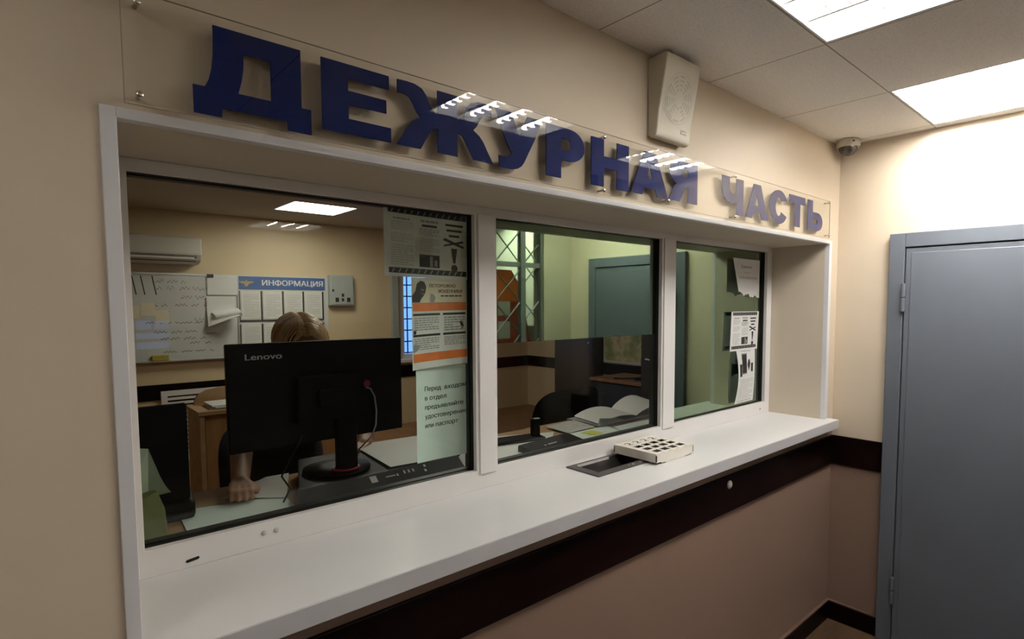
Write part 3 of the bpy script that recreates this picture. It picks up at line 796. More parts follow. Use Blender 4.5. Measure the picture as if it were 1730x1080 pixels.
# ------------------------------------------------------------------ grey steel door in the right wall
dr = sroot('door_1', (0,-.68,0))
DY0, DY1 = -.253, -1.105
mb = MB()
mb.box(-.030,0,DY0-.067,DY0,0,2.052); mb.box(-.030,0,DY1,DY1+.067,0,2.052); mb.box(-.030,0,DY1+.067,DY0-.067,1.984,2.052)
mb.build('door_frame', M_steel, dr, bevel=.003)
mb = MB(); mb.box(-.012,0,DY1+.06,DY0-.06,.0,1.99); mb.build('rebate', M_steel_dark, dr)
mb = MB(); mb.box(-.024,-.008,DY1+.072,DY0-.0715,.012,1.9785); mb.box(-.0275,-.02,DY1+.095,DY0-.0945,.035,1.957); mb.build('leaf', M_steel, dr, bevel=.0025)
for z0 in (1.674, .212):
    mb = MB()
    for a,b in ((0,.066),(.070,.136)): mb.lathe([(.0001,z0+a),(.009,z0+a),(.010,z0+a+.004),(.010,z0+b-.004),(.009,z0+b),(.0001,z0+b)], (-.038,DY0-.0695,0), seg=14)
    mb.build('hinge', M_steel, dr, smooth=False)
mb = MB(); mb.box(-.035,-.0275,DY1+.095,DY1+.135,.95,1.17); mb.tube([(-.034,DY1+.115,1.06),(-.075,DY1+.115,1.06),(-.078,DY1+.20,1.06)], .009); mb.build('door_handle', M_alu, dr)

# ------------------------------------------------------------------ entrance side of the lobby (seen mirrored in the panes)
lt = thing('lattice_screen', 'grey metal lattice screen mirrored in the middle pane of the window', 'screen', (-.62,-1.35,0))
mb = MB()
for a,b in ((-.489,-.444),(-.985,-.945)): mb.box(a,b,-1.385,-1.345,0,H)
mb.box(-.297,-.285,-1.385,-1.345,0,H)
for z in (.05,1.0,1.985,2.33): mb.box(-.984,-.286,-1.378,-1.352,z,z+.035)
mb.build('frame', M_lattice, lt)
mb = MB()
def diag(x0,x1,z0,z1,s):
    n = int((x1-x0+z1-z0)/s)+2
    for k in range(-n,n):
        for sg in (1,-1):
            pts = []
            c0 = k*s
            for x in (x0,x1):
                z = z0+c0+(x-x0) if sg > 0 else z0+c0+(x1-x)
                pts.append((x,z))
            (xa,za),(xb,zb) = pts
            ta, tb = 0.0, 1.0
            dz = zb-za
            lo, hi = sorted(((z0-za)/dz,(z1-za)/dz)); ta, tb = max(0,lo), min(1,hi)
            if tb-ta < .05: continue
            y = -1.361 if sg > 0 else -1.370
            p = Vector((xa+(xb-xa)*ta,y,za+dz*ta)); q = Vector((xa+(xb-xa)*tb,y,za+dz*tb))
            mb.tube([p,q], .0058, seg=4)
for z0,z1 in ((.085,1.0),(1.035,1.985),(2.02,2.33)):
    diag(-.945,-.489,z0,z1,.235); diag(-.444,-.305,z0,z1,.28)
mb.build('lattice', M_lattice, lt)
rb = thing('notice_board', 'red and orange board behind the lattice, mirrored in the middle pane', 'board', (-.2,-2.0,1.0))
mb = MB(); mb.prism([(-.62,.75),(.16,.75),(.16,1.40),(.06,1.86),(-.05,2.01),(-.62,2.01)], lambda u,v,a:(u,a,v), -2.03, -2.0); mb.build('panel', M_redboard, rb)
mb = MB(); mb.prism([(-.62,1.74),(.075,1.74),(.05,1.86),(-.055,2.0),(-.62,2.0)], lambda u,v,a:(u,a,v), -1.999, -1.996); mb.build('header', M_oboard, rb)
for z in (1.62,1.42):
    mb = MB(); mb.box(-.20,-.07,-1.999,-1.997,z,z+.15); mb.build('pinned_sheet', M_paper, rb)
for x in (-.60,.10):
    mb = MB(); mb.box(x,x+.04,-2.03,-2.0,0,.76); mb.build('leg', M_lattice, rb)
d2 = sroot('window_3', (-2.25,-4.86,1.27))
mb = MB(); slab(mb, 'y', -4.88, -4.84, (-2.40,-2.10), (1.27,1.58), [(-2.385,-2.115,1.285,1.355),(-2.385,-2.115,1.385,1.445),(-2.385,-2.26,1.475,1.565),(-2.24,-2.115,1.475,1.565)]); mb.build('window_frame', M_lattice, d2)

# ================================================================== OFFICE
# daylight window in the far wall
w2 = sroot('window_2', (.37,4.70,1.10))
mb = MB(); slab(mb, 'y', 4.655, 4.72, (-.06,.80), (1.10,2.12), [(-.005,.33,1.15,2.07),(.40,.745,1.15,2.07)]); mb.build('window_frame', M_pvc, w2, bevel=.004)
mb = MB(); mb.box(-.13,.86,4.56,4.65,1.065,1.10); mb.build('window_sill', M_pvc, w2, bevel=.004)
mb = MB(); mb.box(-.17,-.10,4.60,4.65,1.10,2.14); mb.build('blind_edge', M_boxgrey, w2)
mb = MB(); mb.box(0,.74,4.69,4.696,1.145,2.075); mb.build('pane', M_glass, w2)
mb = MB()
for k in range(7): mb.tube([(-.04+.13*k,4.755,1.11),(-.04+.13*k,4.755,2.11)], .008, seg=6)
for k in range(8): mb.tube([(-.05,4.755,1.16+.13*k),(.79,4.755,1.16+.13*k)], .008, seg=6)
mb.build('security_grille', M_curtain, w2)

# air conditioner
ac = thing('air_conditioner', 'white wall air conditioner high on the far office wall', 'air conditioner', (-2.45,4.65,2.07))
mb = MB(); mb.prism([(4.65,2.29),(4.46,2.29),(4.435,2.27),(4.43,2.14),(4.47,2.09),(4.56,2.065),(4.65,2.065)], lambda u,v,a:(a,u,v), -2.88, -2.02); mb.build('body', M_ac, ac, bevel=.012)
mb = MB(); mb.add([(-2.80,4.442,2.122),(-2.06,4.442,2.122),(-2.06,4.485,2.080),(-2.80,4.485,2.080)], [(0,1,2,3)]); mb.box(-2.80,-2.06,4.427,4.431,2.128,2.134); mb.build('outlet', M_acd, ac)
mb = MB(); mb.box(-2.78,-2.08,4.432,4.436,2.102,2.118, R=None); mb.build('flap', M_ac, ac)

# whiteboard with handwriting
wb = thing('whiteboard', 'white marker board covered in handwriting on the far office wall', 'whiteboard', (-2.25,4.65,1.24))
mb = MB(); mb.box(-2.82,-1.709,4.632,4.65,1.245,1.978); mb.build('panel', M_wb, wb)
mb = MB(); slab(mb, 'y', 4.624, 4.65, (-2.835,-1.70), (1.232,1.988), [(-2.815,-1.715,1.25,1.972)]); mb.box(-2.80,-1.75,4.585,4.632,1.228,1.238); mb.build('frame', M_alu, wb)
rnd = random.Random(3)
def scribble(mb, x, z, wd, h, m):
    y = 4.6305; u = x
    while u < x+wd:
        L_ = min(rnd.uniform(.04,.11), x+wd-u+.02); n = max(5,int(L_/.006)); pts = []; ph = rnd.uniform(0,6)
        for i in range(n+1):
            pts.append((u+L_*i/n+.004*math.sin(i*1.9+ph), z+h*(.45+.42*math.sin(i*1.35+ph)*rnd.uniform(.4,1.1))))
        for (a,b),(c_,d) in zip(pts,pts[1:]):
            t = .0032
            mb.add([(a,y,b-t),(c_,y,d-t),(c_,y,d+t),(a,y,b+t)], [(0,1,2,3)], m)
        u += L_+rnd.uniform(.015,.035)
mb = MB()
for x,z,wd,h,m in ((-2.34,1.90,.20,.035,0),(-2.34,1.84,.12,.045,0),(-2.17,1.84,.14,.04,1),(-2.02,1.84,.14,.03,0),(-2.16,1.76,.20,.045,1),(-2.20,1.70,.26,.03,1),(-2.42,1.70,.14,.03,0),(-2.42,1.64,.18,.03,0),
                   (-2.42,1.555,.22,.02,0),(-2.18,1.55,.16,.02,0),(-2.06,1.56,.12,.05,0),(-2.36,1.47,.30,.025,0),(-2.32,1.41,.34,.03,0),(-2.10,1.37,.18,.025,0),(-2.30,1.30,.36,.02,0),(-1.98,1.45,.12,.02,0)): scribble(mb,x,z,wd,h,m)
for x in (-2.50,-2.60,-2.44,-2.36): mb.add([(x-.004,4.6305,1.96),(x+.004,4.6305,1.96),(x+.03,4.6305,1.80),(x+.022,4.6305,1.80)], [(0,1,2,3)], 2)
mb.build('handwriting', [pmat('marker_grey', (.17,.19,.22), .6), pmat('marker_red', (.38,.09,.09), .6), M_ink], wb, fixn=False)
mb = MB()
for x,z in ((-2.505,1.66),(-2.40,1.68),(-2.30,1.62),(-2.58,1.55)): mb.box(x-.05,x+.05,4.6295,4.631,z-.06,z+.05)
mb.build('stuck_notes', M_cream, wb)
er = MB(); er.box(-2.39,-2.27,4.589,4.624,1.2385,1.285); tag(er.build('eraser', pmat('yellow_sponge', (.40,.33,.05), .8, .1, 60), bevel=.004), 'yellow board eraser on the whiteboard ledge', 'eraser')
def wsheet(label, x0,x1,z0,z1, curl):
    r = thing('paper_sheet', label, 'paper', ((x0+x1)/2,4.62,z0))
    mb = MB(); mb.grid(lambda s,t: (x0+(x1-x0)*s, 4.622-.004-curl*max(0,(1-t)-.25)**2*(.25+s), z0+(z1-z0)*t + curl*.9*max(0,(1-t)-.35)**2*s), 10, 12)
    mb.build('sheet', M_paper, r, smooth=True, fixn=False)
    if curl < .01:
        mb = MB(); mb.box((x0+x1)/2-.12,(x0+x1)/2-.07,4.612,4.624,z1-.02,z1+.01); mb.build('clip', M_ink, r)
    return r
wsheet('flat white sheet clipped at the top right corner of the whiteboard', -1.955,-1.712,1.805,1.978, .0)
t = wsheet('curled white sheet peeling off the lower right of the whiteboard', -1.965,-1.735,1.52,1.79, .28)
mb = MB(); mb.grid(lambda s,tt: (-1.90+.20*s-.03*tt, 4.595-.05*s-.05*math.sin(PI*tt), 1.575+.035*s+.075*tt), 6, 6); mb.build('folded_corner', M_paper, t, smooth=True, fixn=False)

# information board
ib = thing('information_board', 'information board with blue header and rows of pinned sheets behind the monitor', 'board', (-1.29,4.65,1.19))
mb = MB(); mb.box(-1.6985,-.870,4.635,4.6495,1.19,1.99); mb.build('panel', M_wb, ib)
mb = MB(); mb.box(-1.703,-.900,4.629,4.635,1.862,1.980); mb.build('header', M_bluebar, ib)
mb = MB(); text_into(mb, 'ИНФОРМАЦИЯ', lambda u,v:(-1.497+u,4.6275,1.898+v), width=.575, height=.052, bold=.022); mb.build('lettering', M_white, ib, fixn=False)
mb = MB(); cx,cz = -1.632,1.918
for sg in (1,-1):
    mb.add([(cx+sg*x,4.6275,cz+z) for x,z in ((.008,.012),(.030,.016),(.072,.012),(.050,.002),(.028,-.006),(.008,-.012))], [(0,1,2,3,4,5)])
mb.add([(cx+.019*math.cos(k*PI/6),4.627,cz-.008+.026*math.sin(k*PI/6)) for k in range(12)], [tuple(range(12))]); mb.lathe([(.001,4.626),(.007,4.627)], (cx,0,cz+.022), 'y', 8)
mb.build('emblem', M_gold, ib, fixn=False)
for row,(z0,z1) in enumerate(((1.572,1.845),(1.25,1.535))):
    for k in range(4):
        x0 = -1.690+.193*k
        mb = MB(); mb.box(x0+.008,x0+.178,4.630,4.635,z0+.008,z1); sh = mb.build('pocket', M_paper2, ib)
        mb = MB(); text_lines(mb, lambda u,v: (u,4.6292,v), x0+.03,x0+.16,z0+.03,z1-.03,12,0,.35,40+k+row*7); mb.build('print', M_inkl, sh, fixn=False)
mb = MB()
for k in range(5):
    x = -1.697+.193*k
    for z0,z1 in ((1.572,1.845),(1.25,1.535)): mb.box(x-.006,x+.006,4.626,4.635,z0-.008,z1)
for z in (1.565,1.243): mb.box(-1.703,-.92,4.626,4.635,z-.006,z+.006)
mb.build('holder_strips', M_ink, ib)

# grey electrical box
eb = thing('switch_box', 'small grey electrical box on the far wall right of the information board', 'electrical box', (-.74,4.65,1.70))
mb = MB(); mb.box(-.868,-.617,4.58,4.65,1.706,2.018); mb.box(-.855,-.63,4.572,4.58,1.718,2.006); mb.build('case', M_boxgrey, eb, bevel=.004)
for x,z,q in ((-.80,1.765,.017),(-.68,1.765,.017),(-.74,1.765,.012),(-.74,1.812,.012),(-.84,1.86,.009)):
    mb = MB(); mb.box(x-q,x+q,4.568,4.573,z-q*1.3,z+q*1.3); mb.build('switch', M_ink, eb)

# radiator screen
rs = thing('radiator_screen', 'white slatted radiator screen under the whiteboard', 'radiator screen', (-1.95,4.62,FO))
mb = MB(); slab(mb, 'y', 4.55, 4.575, (-2.345,-1.30), (FO,.978), [(-2.30,-1.35,.42,.935)]); mb.build('frame', M_pvc, rs)
mb = MB()
for k in range(13): mb.box(-2.30,-1.35,4.552,4.572,.43+.039*k,.452+.039*k)
mb.build('slats', M_pvc, rs)
mb = MB(); mb.box(-2.31,-1.34,4.60,4.61,FO,.95); mb.build('backing', M_black, rs)

# orange-brown desk in the middle of the office
pd = thing('desk', 'wooden pedestal desk with papers on it, behind the black monitors', 'desk', (-2.1,2.7,FO))
mb = MB(); mb.box(-2.478,-1.45,2.46,2.80,1.085,1.11); mb.build('desk_top', M_desk, pd, bevel=.003)
mb = MB(); mb.box(-2.44,-1.50,2.475,2.493,FO+.02,1.085); mb.build('front_panel', M_desk3, pd)
for x in (-2.470,-1.50):
    mb = MB(); mb.box(x,x+.025,2.465,2.79,FO,1.085); mb.build('side_panel', M_desk, pd)
mb = MB(); pts = [(-2.437,1.11),(-2.432,1.14),(-2.412,1.168),(-2.37,1.192),(-2.30,1.204),(-2.15,1.208),(-1.62,1.208),(-1.60,1.11)]
mb.prism(pts, lambda u,v,a:(u,a,v), 2.765, 2.79); mb.build('curved_back_board', M_desk, pd)
def pstack(label, x0,x1,y0,y1,z,n,rot,mats,group=None,cat='paper'):
    r = thing('paper_stack', label, cat, ((x0+x1)/2,(y0+y1)/2,z), group)
    for k in range(n):
        mb = MB(); R = Matrix.Rotation(math.radians(rot+(k*7%11-5)*1.2),3,'Z'); c_ = Vector(((x0+x1)/2+.006*((k*5)%3-1),(y0+y1)/2,0))
        t0 = z+.0005+k*.008
        mb.box(-(x1-x0)/2,(x1-x0)/2,-(y1-y0)/2,(y1-y0)/2,t0,t0+.0075, R=R, at=c_); mb.build('sheaf', mats, r)
    return r
pstack('low pile of white papers on the corner of the wooden desk', -2.40,-2.19,2.49,2.70,1.11,3,3,M_paper)

# front desk under the window
fd = thing('desk', 'long beige work desk directly behind the service window glass', 'desk', (-1.6,.66,FO))
mb = MB(); mb.box(-3.9,-.25,.375,.972,1.062,1.088); mb.build('desk_top', M_desk, fd, bevel=.003)
for x in (-3.85,-2.05,-.32):
    mb = MB(); mb.box(x,x+.025,.40,.95,FO,1.062); mb.build('side_panel', M_desk2, fd)
mb = MB(); mb.box(-3.85,-.30,.42,.438,FO+.25,1.062); mb.build('modesty_panel', M_desk2, fd)
DZ = 1.0885
# black recorder box carrying the monitor
rc = thing('recorder', 'flat black recorder with a row of buttons under the monitor', 'recorder', (-2.28,.70,DZ))
mb = MB(); mb.prism([(.56,DZ),(.545,DZ+.012),(.60,DZ+.052),(.93,DZ+.060),(.93,DZ)], lambda u,v,a:(a+(.34*(u-.56) if a < -2.3 else 0),u,v), -2.585, -1.985); mb.build('case', M_mon2, rc, bevel=.003)
def rcp(x, t): return (x, .545+.055*t-.0008, DZ+.012+.040*t+.0008)
mb = MB()
for x0_,x1_,t0,t1 in ((-2.345,-2.322,.45,.85),(-2.29,-2.255,.6,.66),(-2.25,-2.244,.55,.7),(-2.222,-2.216,.6,.8),(-2.205,-2.199,.6,.8),(-2.188,-2.182,.6,.8),(-2.145,-2.137,.45,.6),(-2.14,-2.132,.75,.9)):
    mb = MB(); mb.add([rcp(x0_,t0),rcp(x1_,t0),rcp(x1_,t1),rcp(x0_,t1)], [(0,1,2,3)]); mb.build('button', M_logo, rc, fixn=False)
# main monitor
mo = thing('monitor', 'black monitor seen from behind in front of the blond person', 'monitor', (-2.40,.68,DZ+.06))
mb = MB(); mb.box(-2.748,-2.192,.64,.662,1.272,1.596); mb.build('back_shell', M_mon, mo, bevel=.004)
mb = MB(); mb.box(-2.742,-2.198,.662,.668,1.279,1.591); mb.build('screen', M_mon2, mo)
mb = MB(); mb.box(-2.56,-2.36,.612,.642,1.34,1.49); mb.box(-2.50,-2.42,.596,.615,1.385,1.445); mb.build('mount_housing', M_mon, mo, bevel=.006)
mb = MB(); text_into(mb, 'Lenovo', lambda u,v:(-2.698+u,.6394,1.5475+v), width=.104, height=.0185, bold=.012); mb.build('logo', M_logo, mo, fixn=False)
mb = MB(); mb.box(-2.435,-2.365,.625,.652,DZ+.068,1.40); mb.build('stand_post', M_mon, mo, bevel=.006)
mb = MB(); mb.lathe([(.001,DZ+.0605),(.11,DZ+.0605),(.11,DZ+.066),(.04,DZ+.074),(.001,DZ+.074)], (-2.40,.72,0), seg=28); mb.build('stand_foot', M_mon, mo, smooth=True)
mb = MB(); mb.tube([(-2.40+.042*math.cos(a*PI/10),.645+.034*math.sin(a*PI/10),DZ+.078) for a in range(21)], .005, seg=6); mb.build('red_ring', M_red, mo, smooth=True)
mb = MB(); mb.lathe([(.001,0),(.012,0),(.012,-.008),(.001,-.008)], (-2.325,.641,1.445), 'y', 12); mb.build('red_plug', M_red, mo)
mb = MB(); mb.tube([(-2.33,.634,1.432),(-2.315,.63,1.427),(-2.302,.628,1.40),(-2.295,.63,1.35),(-2.297,.632,1.30),(-2.31,.64,1.26),(-2.34,.68,1.21)], .0028, seg=6); mb.build('cable', M_cable, mo, smooth=True)
mb = MB(); mb.tube([(-2.545,.63,1.30),(-2.575,.66,1.22),(-2.60,.66,1.175),(-2.585,.63,1.14),(-2.61,.62,1.105)], .003, seg=6); mb.build('cable', M_cabled, mo, smooth=True)
# second black monitor by the left edge
m2 = thing('monitor', 'black monitor seen from behind at the left edge of the window', 'monitor', (-2.98,.74,DZ))
mb = MB(); mb.box(-3.36,-2.838,.70,.722,1.15,1.43); mb.build('back_shell', M_mon, m2, bevel=.006)
mb = MB(); mb.box(-3.22,-2.98,.672,.702,1.18,1.37); mb.build('mount_housing', M_mon, m2, bevel=.006)
mb = MB(); mb.box(-3.14,-3.06,.69,.715,DZ+.01,1.22); mb.build('stand_post', M_mon, m2)
mb = MB(); mb.box(-3.22,-2.98,.66,.84,DZ,DZ+.012); mb.build('stand_foot', M_mon, m2, bevel=.003)
# desk phone bulge beside it
ph = thing('desk_phone', 'rounded black desk phone beside the left monitor', 'phone', (-2.87,.78,DZ))
mb = MB(); mb.prism([(.70,DZ),(.70,DZ+.05),(.80,DZ+.105),(.88,DZ+.11),(.90,DZ)], lambda u,v,a:(a,u,v), -2.97, -2.825); mb.build('body', M_mon2, ph, bevel=.014)
mb = MB(); mb.tube([(-2.945,.73,DZ+.09),(-2.945,.80,DZ+.128),(-2.945,.87,DZ+.135)], [.018,.013,.018], seg=10); mb.build('handset', M_mon, ph, smooth=True)
# green folders standing at the left edge
fo = thing('folder', 'upright olive green folder at the bottom left corner of the window', 'folder', (-2.95,.53,DZ))
mb = MB(); mb.add([(-2.985,.43,DZ),(-2.985,.43,1.25),(-2.945,.50,1.245),(-2.922,.56,1.18),(-2.915,.575,DZ),(-3.02,.50,DZ),(-3.02,.50,1.24),(-2.96,.60,1.235),(-2.945,.64,DZ)], [(0,1,2,3,4),(5,8,7,6),(1,6,7,2),(2,7,8,4,3),(0,5,6,1),(0,4,8,5)]); mb.build('cover', M_green, fo)
fo2 = thing('folder', 'pale green papers leaning out above the olive folder', 'papers', (-2.96,.56,1.25))
mb = MB()
for k in range(4):
    o = .012*k
    mb.add([(-3.02,.46+o,1.375-.02*k),(-2.962+.004*k,.48+o,1.36-.025*k),(-2.925+.006*k,.52+o,1.245-.008*k),(-2.96,.53+o,1.232-.006*k),(-3.03,.49+o,1.19)], [(0,1,2,3,4)])
mb.build('sheets', M_lgreen, fo2, fixn=False)

def lying(name, label, pts, mat, cat='paper', lift=None, group=None, n=8):
    """paper sheet over four corner points (x,y,z), gently waved"""
    a,b,c_,d = [Vector(p) for p in pts]
    r = thing(name, label, cat, (a+b+c_+d)/4, group)
    def fnn(s,t):
        p = (a*(1-s)+b*s)*(1-t)+(d*(1-s)+c_*s)*t
        p.z += (lift or .0)*math.sin(PI*s)*math.sin(PI*t)
        return tuple(p)
    mb = MB(); mb.grid(fnn, n, n); mb.build('sheet', mat, r, smooth=True, fixn=False)
    return r
lying('paper_sheet', 'large pale sheet lying in front of the hand on the desk', [(-2.875,.47,1.092),(-2.59,.47,1.091),(-2.572,.73,1.092),(-2.858,.80,1.091)], M_mint, lift=.006)
lying('paper_sheet', 'white sheet under the hand beside the cable', [(-2.735,.815,1.0965),(-2.578,.69,1.0965),(-2.482,.96,1.0965),(-2.56,.965,1.0965)], M_paper, lift=.002)
lying('paper_sheet', 'large white sheet rising to the right of the monitor stand', [(-2.262,.60,1.1515),(-2.0,.575,1.1515),(-1.90,.955,1.151),(-2.235,.965,1.156)], M_paper, lift=.004)
bk = thing('document_stack', 'dark bound documents under the white sheet right of the monitor', 'documents', (-2.0,.78,DZ))
mb = MB(); mb.box(-1.98,-1.80,.66,.95,DZ,DZ+.058); mb.build('cover', M_mon2, bk, bevel=.003)
lying('paper_sheet', 'crumpled white paper at the foot of the left mullion', [(-2.00,.50,1.10),(-1.93,.50,1.12),(-1.90,.66,1.155),(-1.97,.64,1.11)], M_paper, lift=.02)
lying('paper_sheet', 'wide pale sheet across the desk at the left of the middle pane', [(-1.93,.46,1.0915),(-1.66,.46,1.0915),(-1.30,.80,1.093),(-1.60,.93,1.094)], M_paper, lift=.003)
# black stand with upright
st = thing('desk_stand', 'black desk stand with flat base and short upright post behind the middle pane', 'stand', (-1.55,.76,1.094))
R = Matrix.Rotation(math.radians(-12),3,'Z')
mb = MB(); mb.box(-.15,.135,-.045,.05,0,.014, R=R, at=(-1.565,.775,1.0955)); mb.build('base', M_mon2, st, bevel=.003)
mb = MB(); mb.box(.085,.127,-.01,.012,.014,.092, R=R, at=(-1.565,.775,1.0955)); mb.build('upright', M_mon, st, bevel=.004)
mb = MB(); mb.box(.098,.125,-.011,.011,.091,.094, R=R, at=(-1.565,.775,1.0955)); mb.build('silver_tip', M_logo, st)
kp = thing('keypad', 'flat black keypad device near the glass in the middle pane', 'keypad', (-1.51,.59,1.0935))
R = Matrix.Rotation(math.radians(6),3,'Z')
mb = MB(); mb.prism([(-.06,0),(-.06,.012),(.045,.03),(.055,.028),(.055,0)], lambda u,v,a: tuple(R@Vector((a,u,v))+Vector((-1.505,.585,1.0945))), -.165, .155); mb.build('case', M_mon2, kp, bevel=.004)
for x in (-.075,-.05,-.036,-.022,-.008):
    mb = MB(); mb.box(x,x+.009,-.02,-.012,.0225,.025, R=R, at=(-1.505,.585,1.0945)); mb.build('button', M_logo, kp)
lying('paper_sheet', 'grey printed sheet in the middle of the desk behind the keypad', [(-1.29,.71,1.100),(-1.09,.72,1.100),(-1.06,.90,1.103),(-1.27,.89,1.102)], M_inkl, lift=.002)
t = lying('paper_sheet', 'pale sheet with a yellow note stuck on it', [(-1.44,.44,1.0965),(-1.10,.44,1.0965),(-1.02,.71,1.097),(-1.33,.71,1.097)], M_mint, lift=.002)
mb = MB(); mb.grid(lambda s,tt: (-1.235+.075*s, .60+.085*tt, 1.1002), 2, 2); mb.build('yellow_note', pmat('yellow_paper', (.60,.62,.10), .7), t, fixn=False)
lying('paper_sheet', 'wide pale sheet along the glass at the right of the middle pane', [(-1.12,.44,1.094),(-.35,.44,1.094),(-.33,.66,1.094),(-1.00,.68,1.094)], M_mint, lift=.002)
ob = thing('open_book', 'open log book with a raised curling page at the right of the desk', 'book', (-.75,.83,1.0945))
mb = MB(); mb.box(-1.06,-.40,.72,.955,1.0955,1.103); mb.build('cover', M_inkg, ob)
def page(x0,x1,hh,seed):
    def fnn(s,t): return (x0+(x1-x0)*s+.05*t, .725+.225*t, 1.104+hh*math.sin(PI*s)**.8*(.6+.4*t)+.006)
    return fnn
mb = MB(); mb.grid(page(-1.06,-.74,.030,1), 16, 6); mb.build('page_block', M_paper, ob, smooth=True, fixn=False)
mb = MB(); mb.grid(page(-.76,-.42,.062,2), 16, 6); mb.build('raised_page', M_paper, ob, smooth=True, fixn=False)
mb = MB(); mb.prism([(-1.07,1.104),(-.86,1.104),(-.90,1.118),(-1.06,1.138)], lambda u,v,a:(u,a,v), .715, .72); mb.build('page_edge', M_inkg, ob)

# office swivel chair
def office_chair(name, label, cx, cy, zt, rot, hw_=.225):
    r = thing(name, label, 'chair', (cx,cy,FO)); R = Matrix.Rotation(math.radians(rot),3,'Z'); A = (cx,cy,0)
    def tp(p): return tuple(R@Vector(p)+Vector(A))
    zs = FO+.46
    mb = MB(); mb.ell((cx,cy,zs),(.24,.24,.045), seg=28, rings=10); mb.build('seat', M_navy, r, smooth=True)
    mb = MB(); n = 20
    def bf(s,t,side):
        a = (s-.5)*2; b = (t-.5)*2
        k = (abs(a)**4+abs(b)**4)**.25; q = max(abs(a),abs(b)); f = q/k if k > 1e-6 else 1
        return tp((a*f*hw_, .20-.05*a*a*f*f+side*.028*(1-q**6)+.03*b, zt-.24+b*f*.24))
    mb.grid(lambda s,t: bf(s,t,1), n, n); mb.grid(lambda s,t: bf(s,t,-1), n, n); mb.build('backrest', M_navy, r, smooth=True)
    mb = MB(); mb.tube([tp((0,.05,zs-.05)),tp((0,.22,zs-.05)),tp((0,.27,zs+.05)),tp((0,.235,zt-.30))], .018, seg=8); mb.build('back_bracket', M_mon, r, smooth=True)
    mb = MB(); mb.tube([(cx,cy,FO+.10),(cx,cy,zs-.03)], .026, seg=12); mb.build('column', M_mon, r, smooth=True)
    for k in range(5):
        a = 2*PI*k/5+.3; e = (cx+.27*math.cos(a),cy+.27*math.sin(a))
        mb = MB(); mb.tube([(cx,cy,FO+.115),(e[0],e[1],FO+.075)], [.022,.014], seg=8); lg = mb.build('base_arm', M_mon, r, smooth=True)
        mb = MB(); mb.tube([(e[0]-.018*math.sin(a),e[1]+.018*math.cos(a),FO+.027),(e[0]+.018*math.sin(a),e[1]-.018*math.cos(a),FO+.027)], .027, seg=12); mb.build('castor', M_mon, lg)
    return r
office_chair('office_chair', 'dark navy office chair pushed up to the desk in the middle pane', -.74, 1.44, 1.205, 180, .285)

# right-hand office furniture
d3 = thing('desk', 'small brown-topped desk at the right side of the office', 'desk', (.58,1.83,FO))
mb = MB(); mb.box(.375,.84,1.53,2.14,1.066,1.09); mb.build('desk_top', M_desk2, d3, bevel=.003)
mb = MB(); mb.box(.395,.413,1.54,2.13,FO,1.066); mb.build('front_panel', M_navy, d3)
for y in (1.535,2.11):
    mb = MB(); mb.box(.413,.82,y,y+.02,FO,1.066); mb.build('side_panel', M_dkcab, d3)
bc = thing('cabinet', 'tall black cabinet with a silver handle at the right edge of the middle pane', 'cabinet', (.56,1.26,FO))
mb = MB(); mb.box(.30,.84,1.0,1.515,FO,2.2); mb.build('body', M_blkcab, bc, bevel=.003)
mb = MB(); mb.box(.282,.30,1.005,1.51,FO+.06,2.19); dd = mb.build('door', M_blkcab, bc, bevel=.002)
mb = MB(); mb.tube([(.282,1.455,1.30),(.262,1.455,1.30),(.262,1.40,1.295)], .006, seg=8); mb.build('handle', M_alu, dd, smooth=True)
wc = thing('cabinet', 'dark brown tall cabinet standing against the right office wall beside the map', 'cabinet', (1.74,3.6,FO))
mb = MB(); mb.box(1.656,1.828,3.275,3.921,FO,2.15); mb.build('body', M_dkcab, wc, bevel=.003)
mb = MB(); mb.box(1.642,1.656,3.28,3.915,FO+.06,2.14); dd = mb.build('door', M_dkcab, wc, bevel=.002)
mb = MB(); mb.ell((1.636,3.34,1.27),(.008,.012,.012), seg=10, rings=6); mb.build('knob', M_alu, dd, smooth=True)
mp = thing('wall_map', 'framed printed map with a white rounded border on the right office wall', 'map', (1.82,2.85,1.0))
def rr(y0,y1,z0,z1,r): return [(y0+r*(1-math.cos(a)),z0+r*(1-math.sin(a))) for a in [k*PI/12 for k in range(7)]] + [(y1-r*(1-math.sin(a)),z0+r*(1-math.cos(a))) for a in [k*PI/12 for k in range(7)]] + [(y1,z1),(y0,z1)]
mb = MB(); mb.box(1.812,1.829,2.35,3.262,1.045,1.85); mb.build('border', M_paper, mp)
mb = MB(); mb.prism(rr(2.37,3.242,1.066,1.83,.05), lambda u,v,a:(a,u,v), 1.808, 1.812); mb.build('print', M_mapmat, mp)
ms = thing('desk_microphone', 'thin black upright stand on the small brown desk', 'microphone', (.55,1.75,1.09))
mb = MB(); mb.lathe([(.001,1.0905),(.07,1.0905),(.065,1.105),(.001,1.11)], (.56,1.72,0), seg=20); mb.build('base', M_mon, ms, smooth=True)
mb = MB(); mb.tube([(.56,1.72,1.10),(.56,1.72,1.27)], .008, seg=8); mb.build('stem', M_mon, ms)
mb = MB(); mb.tube([(.56,1.72,1.11),(.50,1.80,1.10),(.44,1.92,1.096)], .006, seg=6); mb.build('cable', M_mon, ms)

